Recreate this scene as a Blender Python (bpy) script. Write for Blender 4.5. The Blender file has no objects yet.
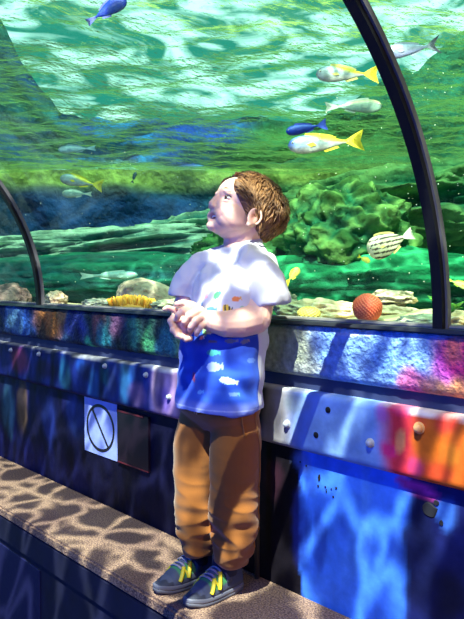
import bpy, bmesh, math, random
import numpy as np
from mathutils import Vector, Matrix, noise
random.seed(4)
C = bpy.context.scene.collection
PI = math.pi

# ------------------------------------------------------------------ frame of the place
CAM = Vector((0, -1.098, 1.14))
R_ = Vector((0.658, 0.753, 0)).normalized()
F_ = Vector((-0.753, 0.658, 0)).normalized()
Z_ = Vector((0, 0, 1))
PITCH = math.atan(29.5 / 700)
FP = F_ * math.cos(PITCH) - Z_ * math.sin(PITCH)
UP = F_ * math.sin(PITCH) + Z_ * math.cos(PITCH)
FOC = 700.0
def ray(px, py):
    return FP + R_ * ((px - 232) / FOC) - UP * ((py - 309.5) / FOC)
def at_d(px, py, d):
    return CAM + ray(px, py) * d
def at_y(px, py, y):
    r = ray(px, py); return CAM + r * ((y - CAM.y) / r.y)
def at_z(px, py, z):
    r = ray(px, py); return CAM + r * ((z - CAM.z) / r.z)
SILL, LEDGE, A_, B_ = 1.05, 0.45, 0.89, 0.75

# ------------------------------------------------------------------ helpers
def smooth(a, b, x):
    t = min(1, max(0, (x - a) / (b - a))); return t * t * (3 - 2 * t)
def mixc(a, b, t):
    return tuple(a[i] * (1 - t) + b[i] * t for i in range(3))
def nz(v, s=1.0):
    return noise.noise(Vector(v) * s)
def obj(name, me, mat=None, parent=None, smoothsh=True):
    if isinstance(me, bmesh.types.BMesh):
        m = bpy.data.meshes.new(name); me.to_mesh(m); me.free(); me = m
    o = bpy.data.objects.new(name, me); C.objects.link(o)
    if mat and not me.materials: me.materials.append(mat)
    if smoothsh:
        me.polygons.foreach_set('use_smooth', [True] * len(me.polygons))
    if parent: o.parent = parent
    return o
def empty(name, loc, rot=None):
    o = bpy.data.objects.new(name, None); C.objects.link(o); o.location = loc
    o.empty_display_size = 0.05
    if rot is not None: o.rotation_euler = rot
    return o
def tag(o, label, cat, group=None, kind=None):
    if label: o['label'] = label
    if cat: o['category'] = cat
    if group: o['group'] = group
    if kind: o['kind'] = kind
    return o
def struct(o, label=None, cat=None):
    o['kind'] = 'structure'
    if label: o['label'] = label
    if cat: o['category'] = cat
    return o
def box_bm(x0, x1, y0, y1, z0, z1, bev=0.0, seg=2, bm=None):
    bm = bm or bmesh.new()
    r = bmesh.ops.create_cube(bm, size=1)
    for v in r['verts']:
        v.co = Vector((x0 + (v.co.x + .5) * (x1 - x0), y0 + (v.co.y + .5) * (y1 - y0), z0 + (v.co.z + .5) * (z1 - z0)))
    if bev:
        es = set(e for v in r['verts'] for e in v.link_edges)
        bmesh.ops.bevel(bm, geom=list(es), offset=bev, segments=seg, affect='EDGES')
    return bm
def set_col(me, cols, name='Col'):
    a = me.color_attributes.new(name, 'FLOAT_COLOR', 'POINT')
    arr = np.ones((len(me.vertices), 4), dtype=np.float32); arr[:, :3] = np.array(cols, dtype=np.float32)
    a.data.foreach_set('color', arr.ravel())
def mesh_from(name, vs, fs):
    me = bpy.data.meshes.new(name); me.from_pydata([tuple(v) for v in vs], [], fs); me.update(); return me
def loft(rings, closed=True, cap=True, bm=None):
    """rings: list of lists of Vectors (same length)"""
    bm = bm or bmesh.new()
    R = [[bm.verts.new(p) for p in r] for r in rings]
    n = len(R[0])
    for a, b in zip(R[:-1], R[1:]):
        for i in range(n if closed else n - 1):
            j = (i + 1) % n
            bm.faces.new((a[i], a[j], b[j], b[i]))
    if cap and closed:
        bm.faces.new(R[0][::-1]); bm.faces.new(R[-1])
    return bm
def tube(pts, rad, n=10, bm=None, flat=1.0, cap=True, up=None):
    """tapered tube through points; flat squashes across the frame normal"""
    pts = [Vector(p) for p in pts]
    if not hasattr(rad, '__len__'): rad = [rad] * len(pts)
    rings = []; prev = None
    for i, p in enumerate(pts):
        t = (pts[min(i + 1, len(pts) - 1)] - pts[max(i - 1, 0)]).normalized()
        u = prev if prev is not None else (Vector(up) if up else (Z_ if abs(t.z) < .9 else Vector((1, 0, 0))))
        u = (u - t * u.dot(t)).normalized(); prev = u
        w = t.cross(u)
        rings.append([p + (u * math.cos(a) * flat + w * math.sin(a)) * rad[i] for a in [2 * PI * k / n for k in range(n)]])
    return loft(rings, bm=bm, cap=cap)

# ------------------------------------------------------------------ materials
def nt(name):
    m = bpy.data.materials.new(name); m.use_nodes = True
    t = m.node_tree; b = t.nodes['Principled BSDF']; return m, t, b
def node(t, ty, **kw):
    n = t.nodes.new(ty)
    for k, v in kw.items():
        if k in n.inputs: n.inputs[k].default_value = v
        else: setattr(n, k, v)
    return n
def plain(name, col, rough=.6, metal=0., bump=0., bscale=60., var=0., spec=.5, sss=0.):
    m, t, b = nt(name)
    b.inputs['Base Color'].default_value = (*col, 1); b.inputs['Roughness'].default_value = rough
    b.inputs['Metallic'].default_value = metal; b.inputs['Specular IOR Level'].default_value = spec
    tc = node(t, 'ShaderNodeTexCoord')
    if bump or var:
        n = node(t, 'ShaderNodeTexNoise'); n.inputs['Scale'].default_value = bscale; n.inputs['Detail'].default_value = 4
        t.links.new(tc.outputs['Object'], n.inputs['Vector'])
        if bump:
            bp = node(t, 'ShaderNodeBump'); bp.inputs['Strength'].default_value = bump; bp.inputs['Distance'].default_value = .004
            t.links.new(n.outputs['Fac'], bp.inputs['Height']); t.links.new(bp.outputs['Normal'], b.inputs['Normal'])
        if var:
            mr = node(t, 'ShaderNodeMapRange'); mr.inputs['From Min'].default_value = .3; mr.inputs['From Max'].default_value = .7
            mr.inputs['To Min'].default_value = 1 - var; mr.inputs['To Max'].default_value = 1 + var
            t.links.new(n.outputs['Fac'], mr.inputs['Value'])
            mx = node(t, 'ShaderNodeVectorMath', operation='SCALE'); mx.inputs[0].default_value = col
            t.links.new(mr.outputs[0], mx.inputs['Scale']); t.links.new(mx.outputs[0], b.inputs['Base Color'])
    if sss:
        b.inputs['Subsurface Weight'].default_value = sss; b.inputs['Subsurface Radius'].default_value = (.02, .008, .004)
        b.inputs['Subsurface Scale'].default_value = .5
    return m
def vcol(name, rough=.6, bump=0., bscale=60., var=0., vscale=None, spec=.5, metal=0., sss=0., dist=.004, sheen=0.):
    """colour from the mesh's painted colour attribute, times fine noise"""
    m, t, b = nt(name)
    b.inputs['Roughness'].default_value = rough; b.inputs['Specular IOR Level'].default_value = spec
    b.inputs['Metallic'].default_value = metal
    a = node(t, 'ShaderNodeVertexColor', layer_name='Col'); out = a.outputs['Color']
    tc = node(t, 'ShaderNodeTexCoord')
    if var:
        n = node(t, 'ShaderNodeTexNoise'); n.inputs['Scale'].default_value = vscale or bscale; n.inputs['Detail'].default_value = 5
        t.links.new(tc.outputs['Object'], n.inputs['Vector'])
        mr = node(t, 'ShaderNodeMapRange'); mr.inputs['From Min'].default_value = .3; mr.inputs['From Max'].default_value = .7
        mr.inputs['To Min'].default_value = 1 - var; mr.inputs['To Max'].default_value = 1 + var
        t.links.new(n.outputs['Fac'], mr.inputs['Value'])
        mx = node(t, 'ShaderNodeVectorMath', operation='SCALE')
        t.links.new(out, mx.inputs[0]); t.links.new(mr.outputs[0], mx.inputs['Scale']); out = mx.outputs[0]
    t.links.new(out, b.inputs['Base Color'])
    if bump:
        n = node(t, 'ShaderNodeTexNoise'); n.inputs['Scale'].default_value = bscale; n.inputs['Detail'].default_value = 5
        t.links.new(tc.outputs['Object'], n.inputs['Vector'])
        bp = node(t, 'ShaderNodeBump'); bp.inputs['Strength'].default_value = bump; bp.inputs['Distance'].default_value = dist
        t.links.new(n.outputs['Fac'], bp.inputs['Height']); t.links.new(bp.outputs['Normal'], b.inputs['Normal'])
    if sss:
        b.inputs['Subsurface Weight'].default_value = sss; b.inputs['Subsurface Radius'].default_value = (.02, .008, .004)
        b.inputs['Subsurface Scale'].default_value = .4
    if sheen: b.inputs['Sheen Weight'].default_value = sheen
    return m

# ------------------------------------------------------------------ camera
cd = bpy.data.cameras.new('camera'); cam = bpy.data.objects.new('camera', cd); C.objects.link(cam)
cd.sensor_fit = 'VERTICAL'; cd.sensor_height = 36; cd.lens = FOC * 36 / 619; cd.clip_start = .02
cam.matrix_world = Matrix.Translation(CAM) @ Matrix((R_, UP, -FP)).transposed().to_4x4()
S = bpy.context.scene; S.camera = cam
S.view_settings.view_transform = 'Standard'; S.view_settings.look = 'None'; S.view_settings.exposure = 0; S.view_settings.gamma = 1

# ------------------------------------------------------------------ tunnel: floor, ledge, walls
XL, XR = -4.6, 1.3
m_floor = plain('floor_paint', (.02, .03, .12), .5, bump=.2, var=.3, bscale=30)
struct(obj('floor', box_bm(XL, XR, -1.9, -.246, -.05, 0), m_floor, smoothsh=False))

# painted strip of wall as a fine coloured grid
def painted(name, y, z0, z1, ftop, mat, x0=XL, x1=XR, step=.008, depth=.05, rough_amp=0.0, toplip=0.0):
    nx = int((x1 - x0) / step); nzv = max(2, int((z1 - z0) / step))
    vs = []; cols = []
    for j in range(nzv + 1):
        z = z0 + (z1 - z0) * j / nzv
        for i in range(nx + 1):
            x = x0 + (x1 - x0) * i / nx
            d = 0
            if rough_amp:
                d = rough_amp * (nz((x * 28, z * 55, 1)) + .6 * nz((x * 60, z * 110, 4)))
            e = min(j, nzv - j) * (z1 - z0) / nzv
            yy = y - d + (max(0, toplip - e) ** 2 / max(toplip, 1e-6) if toplip else 0)
            vs.append((x, yy, z)); cols.append(ftop(x, z))
    fs = []
    W = nx + 1
    for j in range(nzv):
        for i in range(nx):
            a = j * W + i; fs.append((a, a + 1, a + 1 + W, a + W))
    # closed body: back, top, bottom, ends
    n0 = len(vs); yb = y + depth
    bl = list(range(W)); tl = list(range(nzv * W, nzv * W + W))
    for i in bl: vs.append((vs[i][0], yb, z0)); cols.append(cols[i])
    for i in tl: vs.append((vs[i][0], yb, z1)); cols.append(cols[i])
    for i in range(nx):
        fs.append((n0 + i, n0 + i + 1, bl[i + 1], bl[i]))
        fs.append((tl[i], tl[i + 1], n0 + W + i + 1, n0 + W + i))
        fs.append((n0 + W + i, n0 + W + i + 1, n0 + i + 1, n0 + i))
    fs.append([j * W for j in range(nzv + 1)][::-1][::-1] + [n0 + W, n0])
    fs.append(([j * W + nx for j in range(nzv + 1)] + [n0 + W + nx, n0 + nx])[::-1])
    me = mesh_from(name, vs, fs); set_col(me, cols)
    return obj(name, me, mat)

# mural colours, left side darker for its shade: daubs placed on the wall plane
def daubs(lst, y=0.0):
    out = []
    for px, py, rx, ry, col, k in lst:
        p = at_y(px, py, y); d = (p - CAM).dot(FP)
        # pixel radius -> metres on the wall (x is foreshortened)
        q = at_y(px + rx, py, y)
        out.append((p.x, p.z, abs(q.x - p.x), ry / FOC * d, col, k))
    return out
def paint_fn(base, ds, warp=.03, ws=9.0, grain=.18):
    def f(x, z):
        wx = x + warp * nz((x * ws, z * ws, 2.1)) + warp * .4 * nz((x * 30, z * 30, 7))
        wz = z + warp * nz((x * ws, z * ws, 9.7)) + warp * .4 * nz((x * 30, z * 30, 3))
        c = base(wx, wz)
        for (cx, cz, rx, rz, col, k) in ds:
            r = math.hypot((wx - cx) / rx, (wz - cz) / rz)
            if r < 1.3: c = mixc(c, col, k * (1 - smooth(.55, 1.3, r)))
        g = 1 + grain * nz((x * 40, z * 14, 5)) + grain * nz((x * 11, z * 7, 8))
        return tuple(max(0, min(1, v * g)) for v in c)
    return f
def xw(px, py=350): return at_y(px, py, 0).x
X_NAVY, X_BOY, X_RED, X_FAR = xw(0), xw(262), xw(395), xw(150)

navy = (.006, .012, .10); blue = (.02, .10, .62); pale = (.42, .55, .80); grey = (.34, .38, .40)
mag_ = (.75, .03, .22); red = (.72, .05, .04); org = (.85, .30, .04)
def b_beam(x, z):
    c = mixc((.012, .03, .16), (.02, .05, .06), smooth(xw(0), xw(160), x))
    c = mixc(c, (.30, .32, .25), smooth(xw(235), xw(275), x))
    c = mixc(c, (.20, .36, .72), smooth(xw(300), xw(330), x))
    c = mixc(c, (.70, .03, .22), smooth(xw(420), xw(452), x))
    return mixc(c, (.8, .86, .95), .8 * smooth(1.032, 1.046, z) * smooth(xw(280), xw(300), x))  # bright top edge on the right painted in as a pale band
beam_d = daubs([(20, 325, 16, 16, (.03, .12, .5), .7), (14, 318, 8, 14, (.15, .35, .5), .6), (48, 320, 16, 18, (.35, .13, .03), .95), (60, 312, 6, 10, (.45, .25, .1), .7), (40, 330, 5, 16, (.02, .01, .02), .8), (75, 325, 9, 15, (.02, .03, .25), .8),
    (88, 340, 6, 6, (.03, .35, .18), .8), (97, 318, 8, 14, (.3, .1, .10), .7), (103, 335, 7, 14, (.03, .3, .4), .7), (118, 325, 8, 14, (.20, .07, .16), .7), (135, 335, 9, 20, (.03, .22, .2), .7), (150, 335, 6, 18, (.05, .3, .1), .6),
    (165, 345, 9, 20, (.02, .16, .25), .7), (126, 340, 5, 20, (.01, .02, .08), .8), (155, 325, 6, 14, (.01, .02, .03), .8), (380, 360, 14, 18, (.1, .25, .7), .6), (420, 378, 14, 14, (.7, .08, .25), .8), (445, 380, 20, 14, (.8, .35, .1), .8), (455, 345, 10, 16, (.8, .2, .15), .7), (440, 360, 8, 16, (.45, .05, .45), .7),
    (290, 350, 14, 20, (.26, .28, .20), .6), (300, 368, 25, 8, (.35, .36, .36), .5)])
def b_strip(x, z):
    c = mixc((.010, .018, .20), (.012, .03, .22), smooth(xw(0), xw(120), x))
    c = mixc(c, (.36, .22, .42), smooth(xw(148), xw(172), x))
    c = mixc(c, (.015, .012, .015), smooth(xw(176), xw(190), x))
    e = xw(268, 400) + (z - .84) * -.12 * -1
    c = mixc(c, (.30, .27, .30), smooth(e - .01, e + .012, x))
    c = mixc(c, (.17, .30, .66), smooth(xw(285), xw(310), x))
    c = mixc(c, (.60, .03, .05), smooth(xw(378), xw(400), x))
    c = mixc(c, (.62, .12, .015), smooth(xw(408), xw(440), x))
    return mixc(c, (.75, .75, .72), .75 * smooth(.897, .903, z))  # lit upper lip of the board put into the colour
strip_d = daubs([(22, 360, 10, 14, (.16, .03, .10), .9), (84, 365, 5, 8, (.02, .10, .5), .8), (108, 372, 5, 12, (.02, .20, .30), .8), (134, 374, 5, 9, (.03, .12, .5), .8), (50, 370, 12, 10, (.02, .01, .06), .8), (68, 375, 6, 18, (.02, .16, .30), .7), (88, 372, 8, 10, (.01, .02, .12), .8), (98, 385, 6, 18, (.02, .12, .42), .7), (115, 380, 6, 18, (.02, .03, .10), .7), (128, 385, 6, 20, (.04, .2, .45), .7), (140, 395, 10, 12, (.25, .15, .4), .7),
    (160, 385, 5, 20, (.45, .3, .4), .6), (168, 400, 8, 14, (.10, .06, .35), .7), (8, 362, 8, 12, (.02, .03, .3), .7),
    (300, 405, 14, 10, (.2, .25, .3), .6), (340, 430, 25, 16, (.24, .42, .75), .6), (405, 405, 12, 10, (.65, .03, .14), .8), (393, 450, 9, 8, (.65, .02, .16), .9), (430, 440, 16, 16, (.65, .14, .01), .8), (450, 420, 12, 12, (.6, .03, .03), .8), (440, 470, 16, 10, (.6, .05, .02), .8), (420, 465, 8, 10, (.65, .04, .22), .6), (386, 415, 6, 10, (.5, .10, .5), .6), (404, 440, 5, 12, (.75, .35, .12), .6), (455, 452, 6, 12, (.7, .22, .02), .7)])
def b_low(x, z):
    c = mixc((.008, .010, .09), (.006, .006, .03), smooth(xw(40, 450), xw(100, 450), x))
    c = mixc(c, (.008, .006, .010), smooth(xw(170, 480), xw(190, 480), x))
    e = xw(297, 500)
    c = mixc(c, (.05, .19, .85), smooth(e - .004, e + .004, x))
    c = mixc(c, (.010, .014, .10), smooth(xw(398, 530), xw(410, 530), x))
    return c
low_d = daubs([(8, 410, 7, 25, (.06, .2, .3), .7), (22, 405, 5, 25, (.30, .18, .08), .7), (35, 430, 5, 30, (.01, .01, .05), .8), (48, 420, 8, 28, (.02, .04, .25), .7), (75, 415, 9, 20, (.02, .05, .28), .7), (60, 440, 6, 30, (.01, .01, .04), .8),
    (270, 480, 12, 20, (.05, .015, .03), .7), (300, 530, 8, 40, (.01, .02, .22), .7), (310, 485, 6, 14, (.01, .02, .25), .6), (318, 540, 6, 30, (.01, .02, .25), .6), (300, 460, 10, 12, (.12, .22, .6), .7),
    (415, 490, 22, 9, (.8, .05, .4), .9), (400, 485, 8, 8, (.6, .04, .2), .7), (447, 512, 12, 15, (.05, .16, .6), .9), (430, 505, 8, 8, (.008, .008, .02), 1), (416, 545, 18, 60, (.004, .006, .04), .95), (440, 590, 24, 40, (.004, .006, .04), .9), (365, 500, 5, 60, (.10, .32, .95), .5), (340, 520, 6, 30, (.02, .07, .5), .5), (455, 590, 20, 30, (.006, .008, .03), .8), (395, 545, 10, 20, (.03, .1, .5), .6),
    (350, 560, 14, 30, (.06, .2, .7), .5)], y=.01)
m_rough = vcol('rough_painted_concrete', .6, spec=.2, bump=1.0, bscale=90, var=.35, vscale=70, dist=.01)
m_wpaint = vcol('painted_board', .6, spec=.12, bump=.35, bscale=40, var=.2, vscale=25)
def dim(f, k=.55):  # darkens the left stretch the sun misses, with blotches
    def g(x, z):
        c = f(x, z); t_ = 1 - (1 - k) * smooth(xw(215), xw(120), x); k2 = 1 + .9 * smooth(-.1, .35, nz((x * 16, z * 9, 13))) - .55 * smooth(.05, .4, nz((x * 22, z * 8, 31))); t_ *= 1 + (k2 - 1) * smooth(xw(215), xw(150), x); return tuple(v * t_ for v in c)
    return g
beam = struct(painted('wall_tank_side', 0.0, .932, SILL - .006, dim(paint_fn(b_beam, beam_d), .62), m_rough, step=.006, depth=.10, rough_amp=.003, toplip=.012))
dark = plain('dark_recess', (.02, .03, .09), .7, bump=.3)
struct(obj('trim_1', box_bm(XL, XR, .016, .10, .89, .95), dark, smoothsh=False))
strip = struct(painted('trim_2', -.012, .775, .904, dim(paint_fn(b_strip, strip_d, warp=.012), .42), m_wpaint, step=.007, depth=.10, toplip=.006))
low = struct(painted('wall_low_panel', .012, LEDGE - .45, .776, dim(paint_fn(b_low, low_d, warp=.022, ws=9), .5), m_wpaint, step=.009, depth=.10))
# bolts through the board
m_bolt = plain('bolt_paint', (.42, .44, .5), .5, bump=.3)
m_bolt_o = plain('bolt_paint_orange', (.8, .4, .15), .5)
m_hole = plain('hole_dark', (.004, .004, .01), .9)
def bolt(px, py, mat, r=.008):
    p = at_y(px, py, -.014)
    bm = bmesh.new(); bmesh.ops.create_uvsphere(bm, u_segments=16, v_segments=10, radius=r)
    for v in bm.verts: v.co.y = v.co.y * .9 - .003 if v.co.y < 0 else v.co.y * .4
    tube([(0, .004, 0), (0, -.001, 0)], r * 1.25, 16, bm)
    o = obj('bolt', bm, mat, strip); o.location = p; return o
for px, py in [(11, 350), (39, 354), (105, 366), (146, 375), (169, 397), (287, 424), (370, 443)]: bolt(px, py, m_bolt, .0075 if px > 200 else .0065)
bolt(419, 428, m_bolt_o, .009)
for px, py in [(328, 410), (316, 435)]:
    p = at_y(px, py, -.0125); bm = tube([(0, -.001, 0), (0, .002, 0)], .0065, 14)
    o = obj('bolt_hole', bm, m_hole, strip); o.location = p
# chipped paint, small flakes on lower panel
def chip(px, py, rx, rz, y=.0105):
    p = at_y(px, py, y); n = 14
    ring = [(rx * (1 + .5 * nz((i * 1.7, px, 0))) * math.cos(2 * PI * i / n), rz * (1 + .5 * nz((i * 1.3, py, 4))) * math.sin(2 * PI * i / n)) for i in range(n)]
    bm = loft([[Vector((a, 0.0012, b)) for a, b in ring], [Vector((a * .85, -.0006, b * .85)) for a, b in ring]])
    o = obj('paint_chip', bm, m_hole, low, False); o.location = p
for a in [(319, 478, .0035, .008), (318, 486, .002, .003), (325, 487, .0022, .002), (326, 491, .0012, .005), (331, 489, .0016, .002), (336, 488, .0025, .0025), (333, 497, .002, .0025), (429, 510, .016, .013), (436, 503, .006, .005), (441, 523, .004, .005), (306, 466, .002, .002), (300, 462, .002, .0015)]: chip(*a)

# ledge
def ledge_col(x, z): return (.3, .2, .17)
m_l, t, b = nt('gritty_ledge')
tc = node(t, 'ShaderNodeTexCoord'); n1 = node(t, 'ShaderNodeTexNoise', Scale=260.0, Detail=2.0); n2 = node(t, 'ShaderNodeTexNoise', Scale=5.0, Detail=4.0)
cr = node(t, 'ShaderNodeValToRGB'); cr.color_ramp.elements[0].position = .35; cr.color_ramp.elements[0].color = (.085, .042, .045, 1); cr.color_ramp.elements[1].position = .68; cr.color_ramp.elements[1].color = (.56, .36, .22, 1)
cr2 = node(t, 'ShaderNodeValToRGB'); cr2.color_ramp.elements[0].position = .3; cr2.color_ramp.elements[0].color = (.6, .55, .65, 1); cr2.color_ramp.elements[1].position = .7; cr2.color_ramp.elements[1].color = (1, 1, 1, 1)
mx = node(t, 'ShaderNodeMix', data_type='RGBA', blend_type='MULTIPLY'); mx.inputs['Factor'].default_value = 1
bp = node(t, 'ShaderNodeBump', Strength=.7, Distance=.003)
for n in (n1, n2): t.links.new(tc.outputs['Object'], n.inputs['Vector'])
t.links.new(n1.outputs['Fac'], cr.inputs['Fac']); t.links.new(n2.outputs['Fac'], cr2.inputs['Fac'])
t.links.new(cr.outputs['Color'], mx.inputs[6]); t.links.new(cr2.outputs['Color'], mx.inputs[7]); t.links.new(mx.outputs[2], b.inputs['Base Color'])
t.links.new(n1.outputs['Fac'], bp.inputs['Height']); t.links.new(bp.outputs['Normal'], b.inputs['Normal']); b.inputs['Roughness'].default_value = .75
led = struct(obj('trim_3', box_bm(XL, XR, -.245, .011, LEDGE - .03, LEDGE, .006), m_l, smoothsh=False), 'gritty brown anti-slip step running along the painted tank wall', 'step')
m_front = plain('navy_step_front', (.003, .004, .03), .7, bump=.3, var=.4, bscale=12)
struct(obj('wall_step_front', box_bm(XL, XR, -.235, .011, 0, LEDGE - .0305), m_front, smoothsh=False))
struct(obj('trim_4', box_bm(XL, XR, -.244, -.2355, LEDGE - .10, LEDGE - .031, .002), m_front, smoothsh=False))
# access hatch with rounded corner in the step's front
bm = box_bm(xw(-40), at_y(40, 560, -.236).x, -.239, -.2345, .08, LEDGE - .12, .0)
hat = obj('access_hatch', bm, plain('hatch_blue', (.005, .006, .06), .6, bump=.2), None, False)
bmod = hat.modifiers.new('b', 'BEVEL'); bmod.width = .02; bmod.segments = 3
tag(hat, 'dark blue hatch panel in the front of the step, lower left', 'hatch')

# thin vertical pipe in the corner behind the boy
p = at_y(259, 575, .0)
pp = obj('corner_pipe', tube([(p.x, -.006, LEDGE), (p.x, -.006, .774)], .006, 10), plain('pipe_grey', (.05, .045, .05), .5))
tag(pp, 'thin dark vertical pipe on the wall behind the boy', 'pipe')

# sign, framed dark panel
ps = [at_y(*q, .01) for q in [(84.5, 396), (117, 405), (117, 461), (84.5, 450)]]
x0, x1 = ps[0].x, ps[1].x; z1s = (ps[0].z + ps[1].z) / 2; z0s = (ps[2].z + ps[3].z) / 2
m_paper = plain('sign_paper', (.32, .40, .85), .5, var=.12, bscale=30)
sg = empty('prohibition_sign', (0, .011, 0)); sg.location = ((x0 + x1) / 2, .0105, (z0s + z1s) / 2)
tag(sg, 'pale blue paper sign with a black crossed-out circle on the dark wall', 'sign')
hw, hh = (x1 - x0) / 2, (z1s - z0s) / 2
obj('paper', box_bm(-hw, hw, -.0012, .0, -hh, hh), m_paper, sg, False)
m_ink = plain('sign_ink', (.01, .01, .02), .5)
def ringmesh(rx, rz, w, y0, y1, n=48):
    bm = bmesh.new(); R = []
    for i in range(n):
        a = 2 * PI * i / n; c, s = math.cos(a), math.sin(a)
        R.append([bm.verts.new(q) for q in [(rx * c, y0, rz * s), ((rx - w) * c, y0, (rz - w) * s), ((rx - w) * c, y1, (rz - w) * s), (rx * c, y1, rz * s)]])
    for i in range(n):
        a, b_ = R[i], R[(i + 1) % n]
        for k in range(4): bm.faces.new((a[k], a[(k + 1) % 4], b_[(k + 1) % 4], b_[k]))
    return bm
rx, rz = hw * .86, hh * .86
obj('circle', ringmesh(rx, rz, .009, -.0022, -.001), m_ink, sg, False)
a = math.radians(128); pa = Vector((math.cos(a) * rx * .93, -.0016, math.sin(a) * rz * .93)); dv = pa.copy(); dv.y = 0; dv.normalize(); sv = Vector((-dv.z, 0, dv.x)) * .0042
pa.y = 0; pb = -pa
bm = loft([[pa + sv + Vector((0, q, 0)) for q in (-.0022,)] + [pa - sv + Vector((0, -.0022, 0)), pa - sv + Vector((0, -.001, 0)), pa + sv + Vector((0, -.001, 0))], [pb + sv + Vector((0, -.0022, 0)), pb - sv + Vector((0, -.0022, 0)), pb - sv + Vector((0, -.001, 0)), pb + sv + Vector((0, -.001, 0))]])
obj('slash', bm, m_ink, sg, False)
bpy.context.view_layer.update()
fr = [at_y(*q, .01) for q in [(119, 408), (150, 418), (150, 472), (119, 462)]]
fx0, fx1, fz1, fz0 = fr[0].x, fr[1].x, (fr[0].z + fr[1].z) / 2, (fr[2].z + fr[3].z) / 2
nb = empty('notice_board', ((fx0 + fx1) / 2, .012, (fz0 + fz1) / 2)); w, h = (fx1 - fx0) / 2, (fz1 - fz0) / 2
tag(nb, 'dark unlit notice board with a thin red edge, right of the crossed-out circle sign', 'notice board')
obj('board_panel', box_bm(-w, w, -.008, 0, -h, h, .001), plain('board_dark', (.012, .006, .015), .3), nb, False)
m_redf = plain('red_frame', (.10, .01, .02), .4)
obj('frame_edge', box_bm(-w, w * .7, -.0095, -.0078, h - .006, h - .001), m_redf, nb, False)
obj('frame_edge', box_bm(-w, w, -.0095, -.0078, -h + .001, -h + .004), m_redf, nb, False)

# opposite side of the tunnel (behind the camera)
m_opp = plain('opposite_wall_blue', (.02, .06, .35), .6, bump=.3, var=.3, bscale=8)
struct(obj('wall_opposite', box_bm(XL, XR, -1.88, -1.78, 0, SILL), m_opp, smoothsh=False))

# sill frame, acrylic arch, ribs
m_sill = plain('sill_frame', (.045, .05, .055), .35, metal=.3, bump=.2)
m_seal = plain('sill_seal', (.22, .21, .18), .6)
sf = struct(obj('trim_5', box_bm(XL, XR, -.008, .06, SILL - .006, SILL + .003, .002), m_sill, smoothsh=False))
struct(obj('trim_6', box_bm(XL, XR, .012, .05, SILL + .003, SILL + .009, .002), m_seal, smoothsh=False))
struct(obj('trim_7', box_bm(XL, XR, -1.88, -1.76, SILL, SILL + .012, .002), m_sill, smoothsh=False))
def arch(t, off=0.0):
    # point on the elliptical tunnel section; off>0 moves inward
    y = .02 - A_ * (1 - math.cos(t)); z = SILL + .002 + B_ * math.sin(t)
    n = Vector((0, math.cos(t) / A_, math.sin(t) / B_)).normalized()
    return Vector((0, y, z)) - n * off
m_gl = bpy.data.materials.new('acrylic'); m_gl.use_nodes = True; t = m_gl.node_tree; t.nodes.clear()
o_ = node(t, 'ShaderNodeOutputMaterial'); tr = node(t, 'ShaderNodeBsdfTransparent'); gl = node(t, 'ShaderNodeBsdfGlossy', Roughness=.02)
tr.inputs[0].default_value = (.97, .99, .99, 1); fr_ = node(t, 'ShaderNodeMath', operation='POWER'); lw = node(t, 'ShaderNodeLayerWeight'); fr_.inputs[1].default_value = 5; mlt = node(t, 'ShaderNodeMath', operation='MULTIPLY'); mlt.inputs[1].default_value = .4; mxs = node(t, 'ShaderNodeMixShader')
t.links.new(lw.outputs['Facing'], fr_.inputs[0]); t.links.new(fr_.outputs[0], mlt.inputs[0]); t.links.new(mlt.outputs[0], mxs.inputs[0]); t.links.new(tr.outputs[0], mxs.inputs[1]); t.links.new(gl.outputs[0], mxs.inputs[2]); t.links.new(mxs.outputs[0], o_.inputs[0])
N = 64; bm = bmesh.new(); rows = []
for k in range(N + 1):
    p0, p1 = arch(PI * k / N), arch(PI * k / N, -.02)
    rows.append([bm.verts.new((x, q.y, q.z)) for x, q in ((XL - 1.5, p0), (XR, p0), (XR, p1), (XL - 1.5, p1))])
for a, b_ in zip(rows[:-1], rows[1:]):
    for i in range(4): bm.faces.new((a[i], a[(i + 1) % 4], b_[(i + 1) % 4], b_[i]))
struct(obj('window_1', bm, m_gl))
m_rib = plain('rib_black', (.010, .010, .012), .5, bump=.1, spec=.15)
m_ribf = plain('rib_seal_grey', (.10, .09, .10), .5)
def rib(X):
    r = empty('arch_rib', (X, 0, SILL))
    rings = []; r2 = []
    for k in range(N + 1):
        tt = PI * k / N; p0 = arch(tt, .0005); p1 = arch(tt, .022)
        rings.append([Vector((sx, q.y, q.z - SILL)) for sx, q in ((-.010, p0), (.010, p0), (.010, p1), (-.010, p1))])
        r2.append([Vector((sx, q.y, q.z - SILL)) for sx, q in ((.0102, arch(tt, .0006)), (.0145, arch(tt, .0006)), (.0145, arch(tt, .012)), (.0102, arch(tt, .012)))])
    obj('frame_bar', loft(rings), m_rib, r, False)
    obj('rubber_seal', loft(r2), m_ribf, r, False)
    return r
RX = [at_y(441, 330, 0.01).x, at_y(40.5, 300, .01).x]
tag(rib(RX[0]), 'black curved metal rib of the acrylic tunnel, near one right of the boy', 'tunnel rib', 'tunnel ribs')
tag(rib(RX[1]), 'black curved metal rib of the acrylic tunnel, far one at the left edge', 'tunnel rib', 'tunnel ribs')
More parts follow.
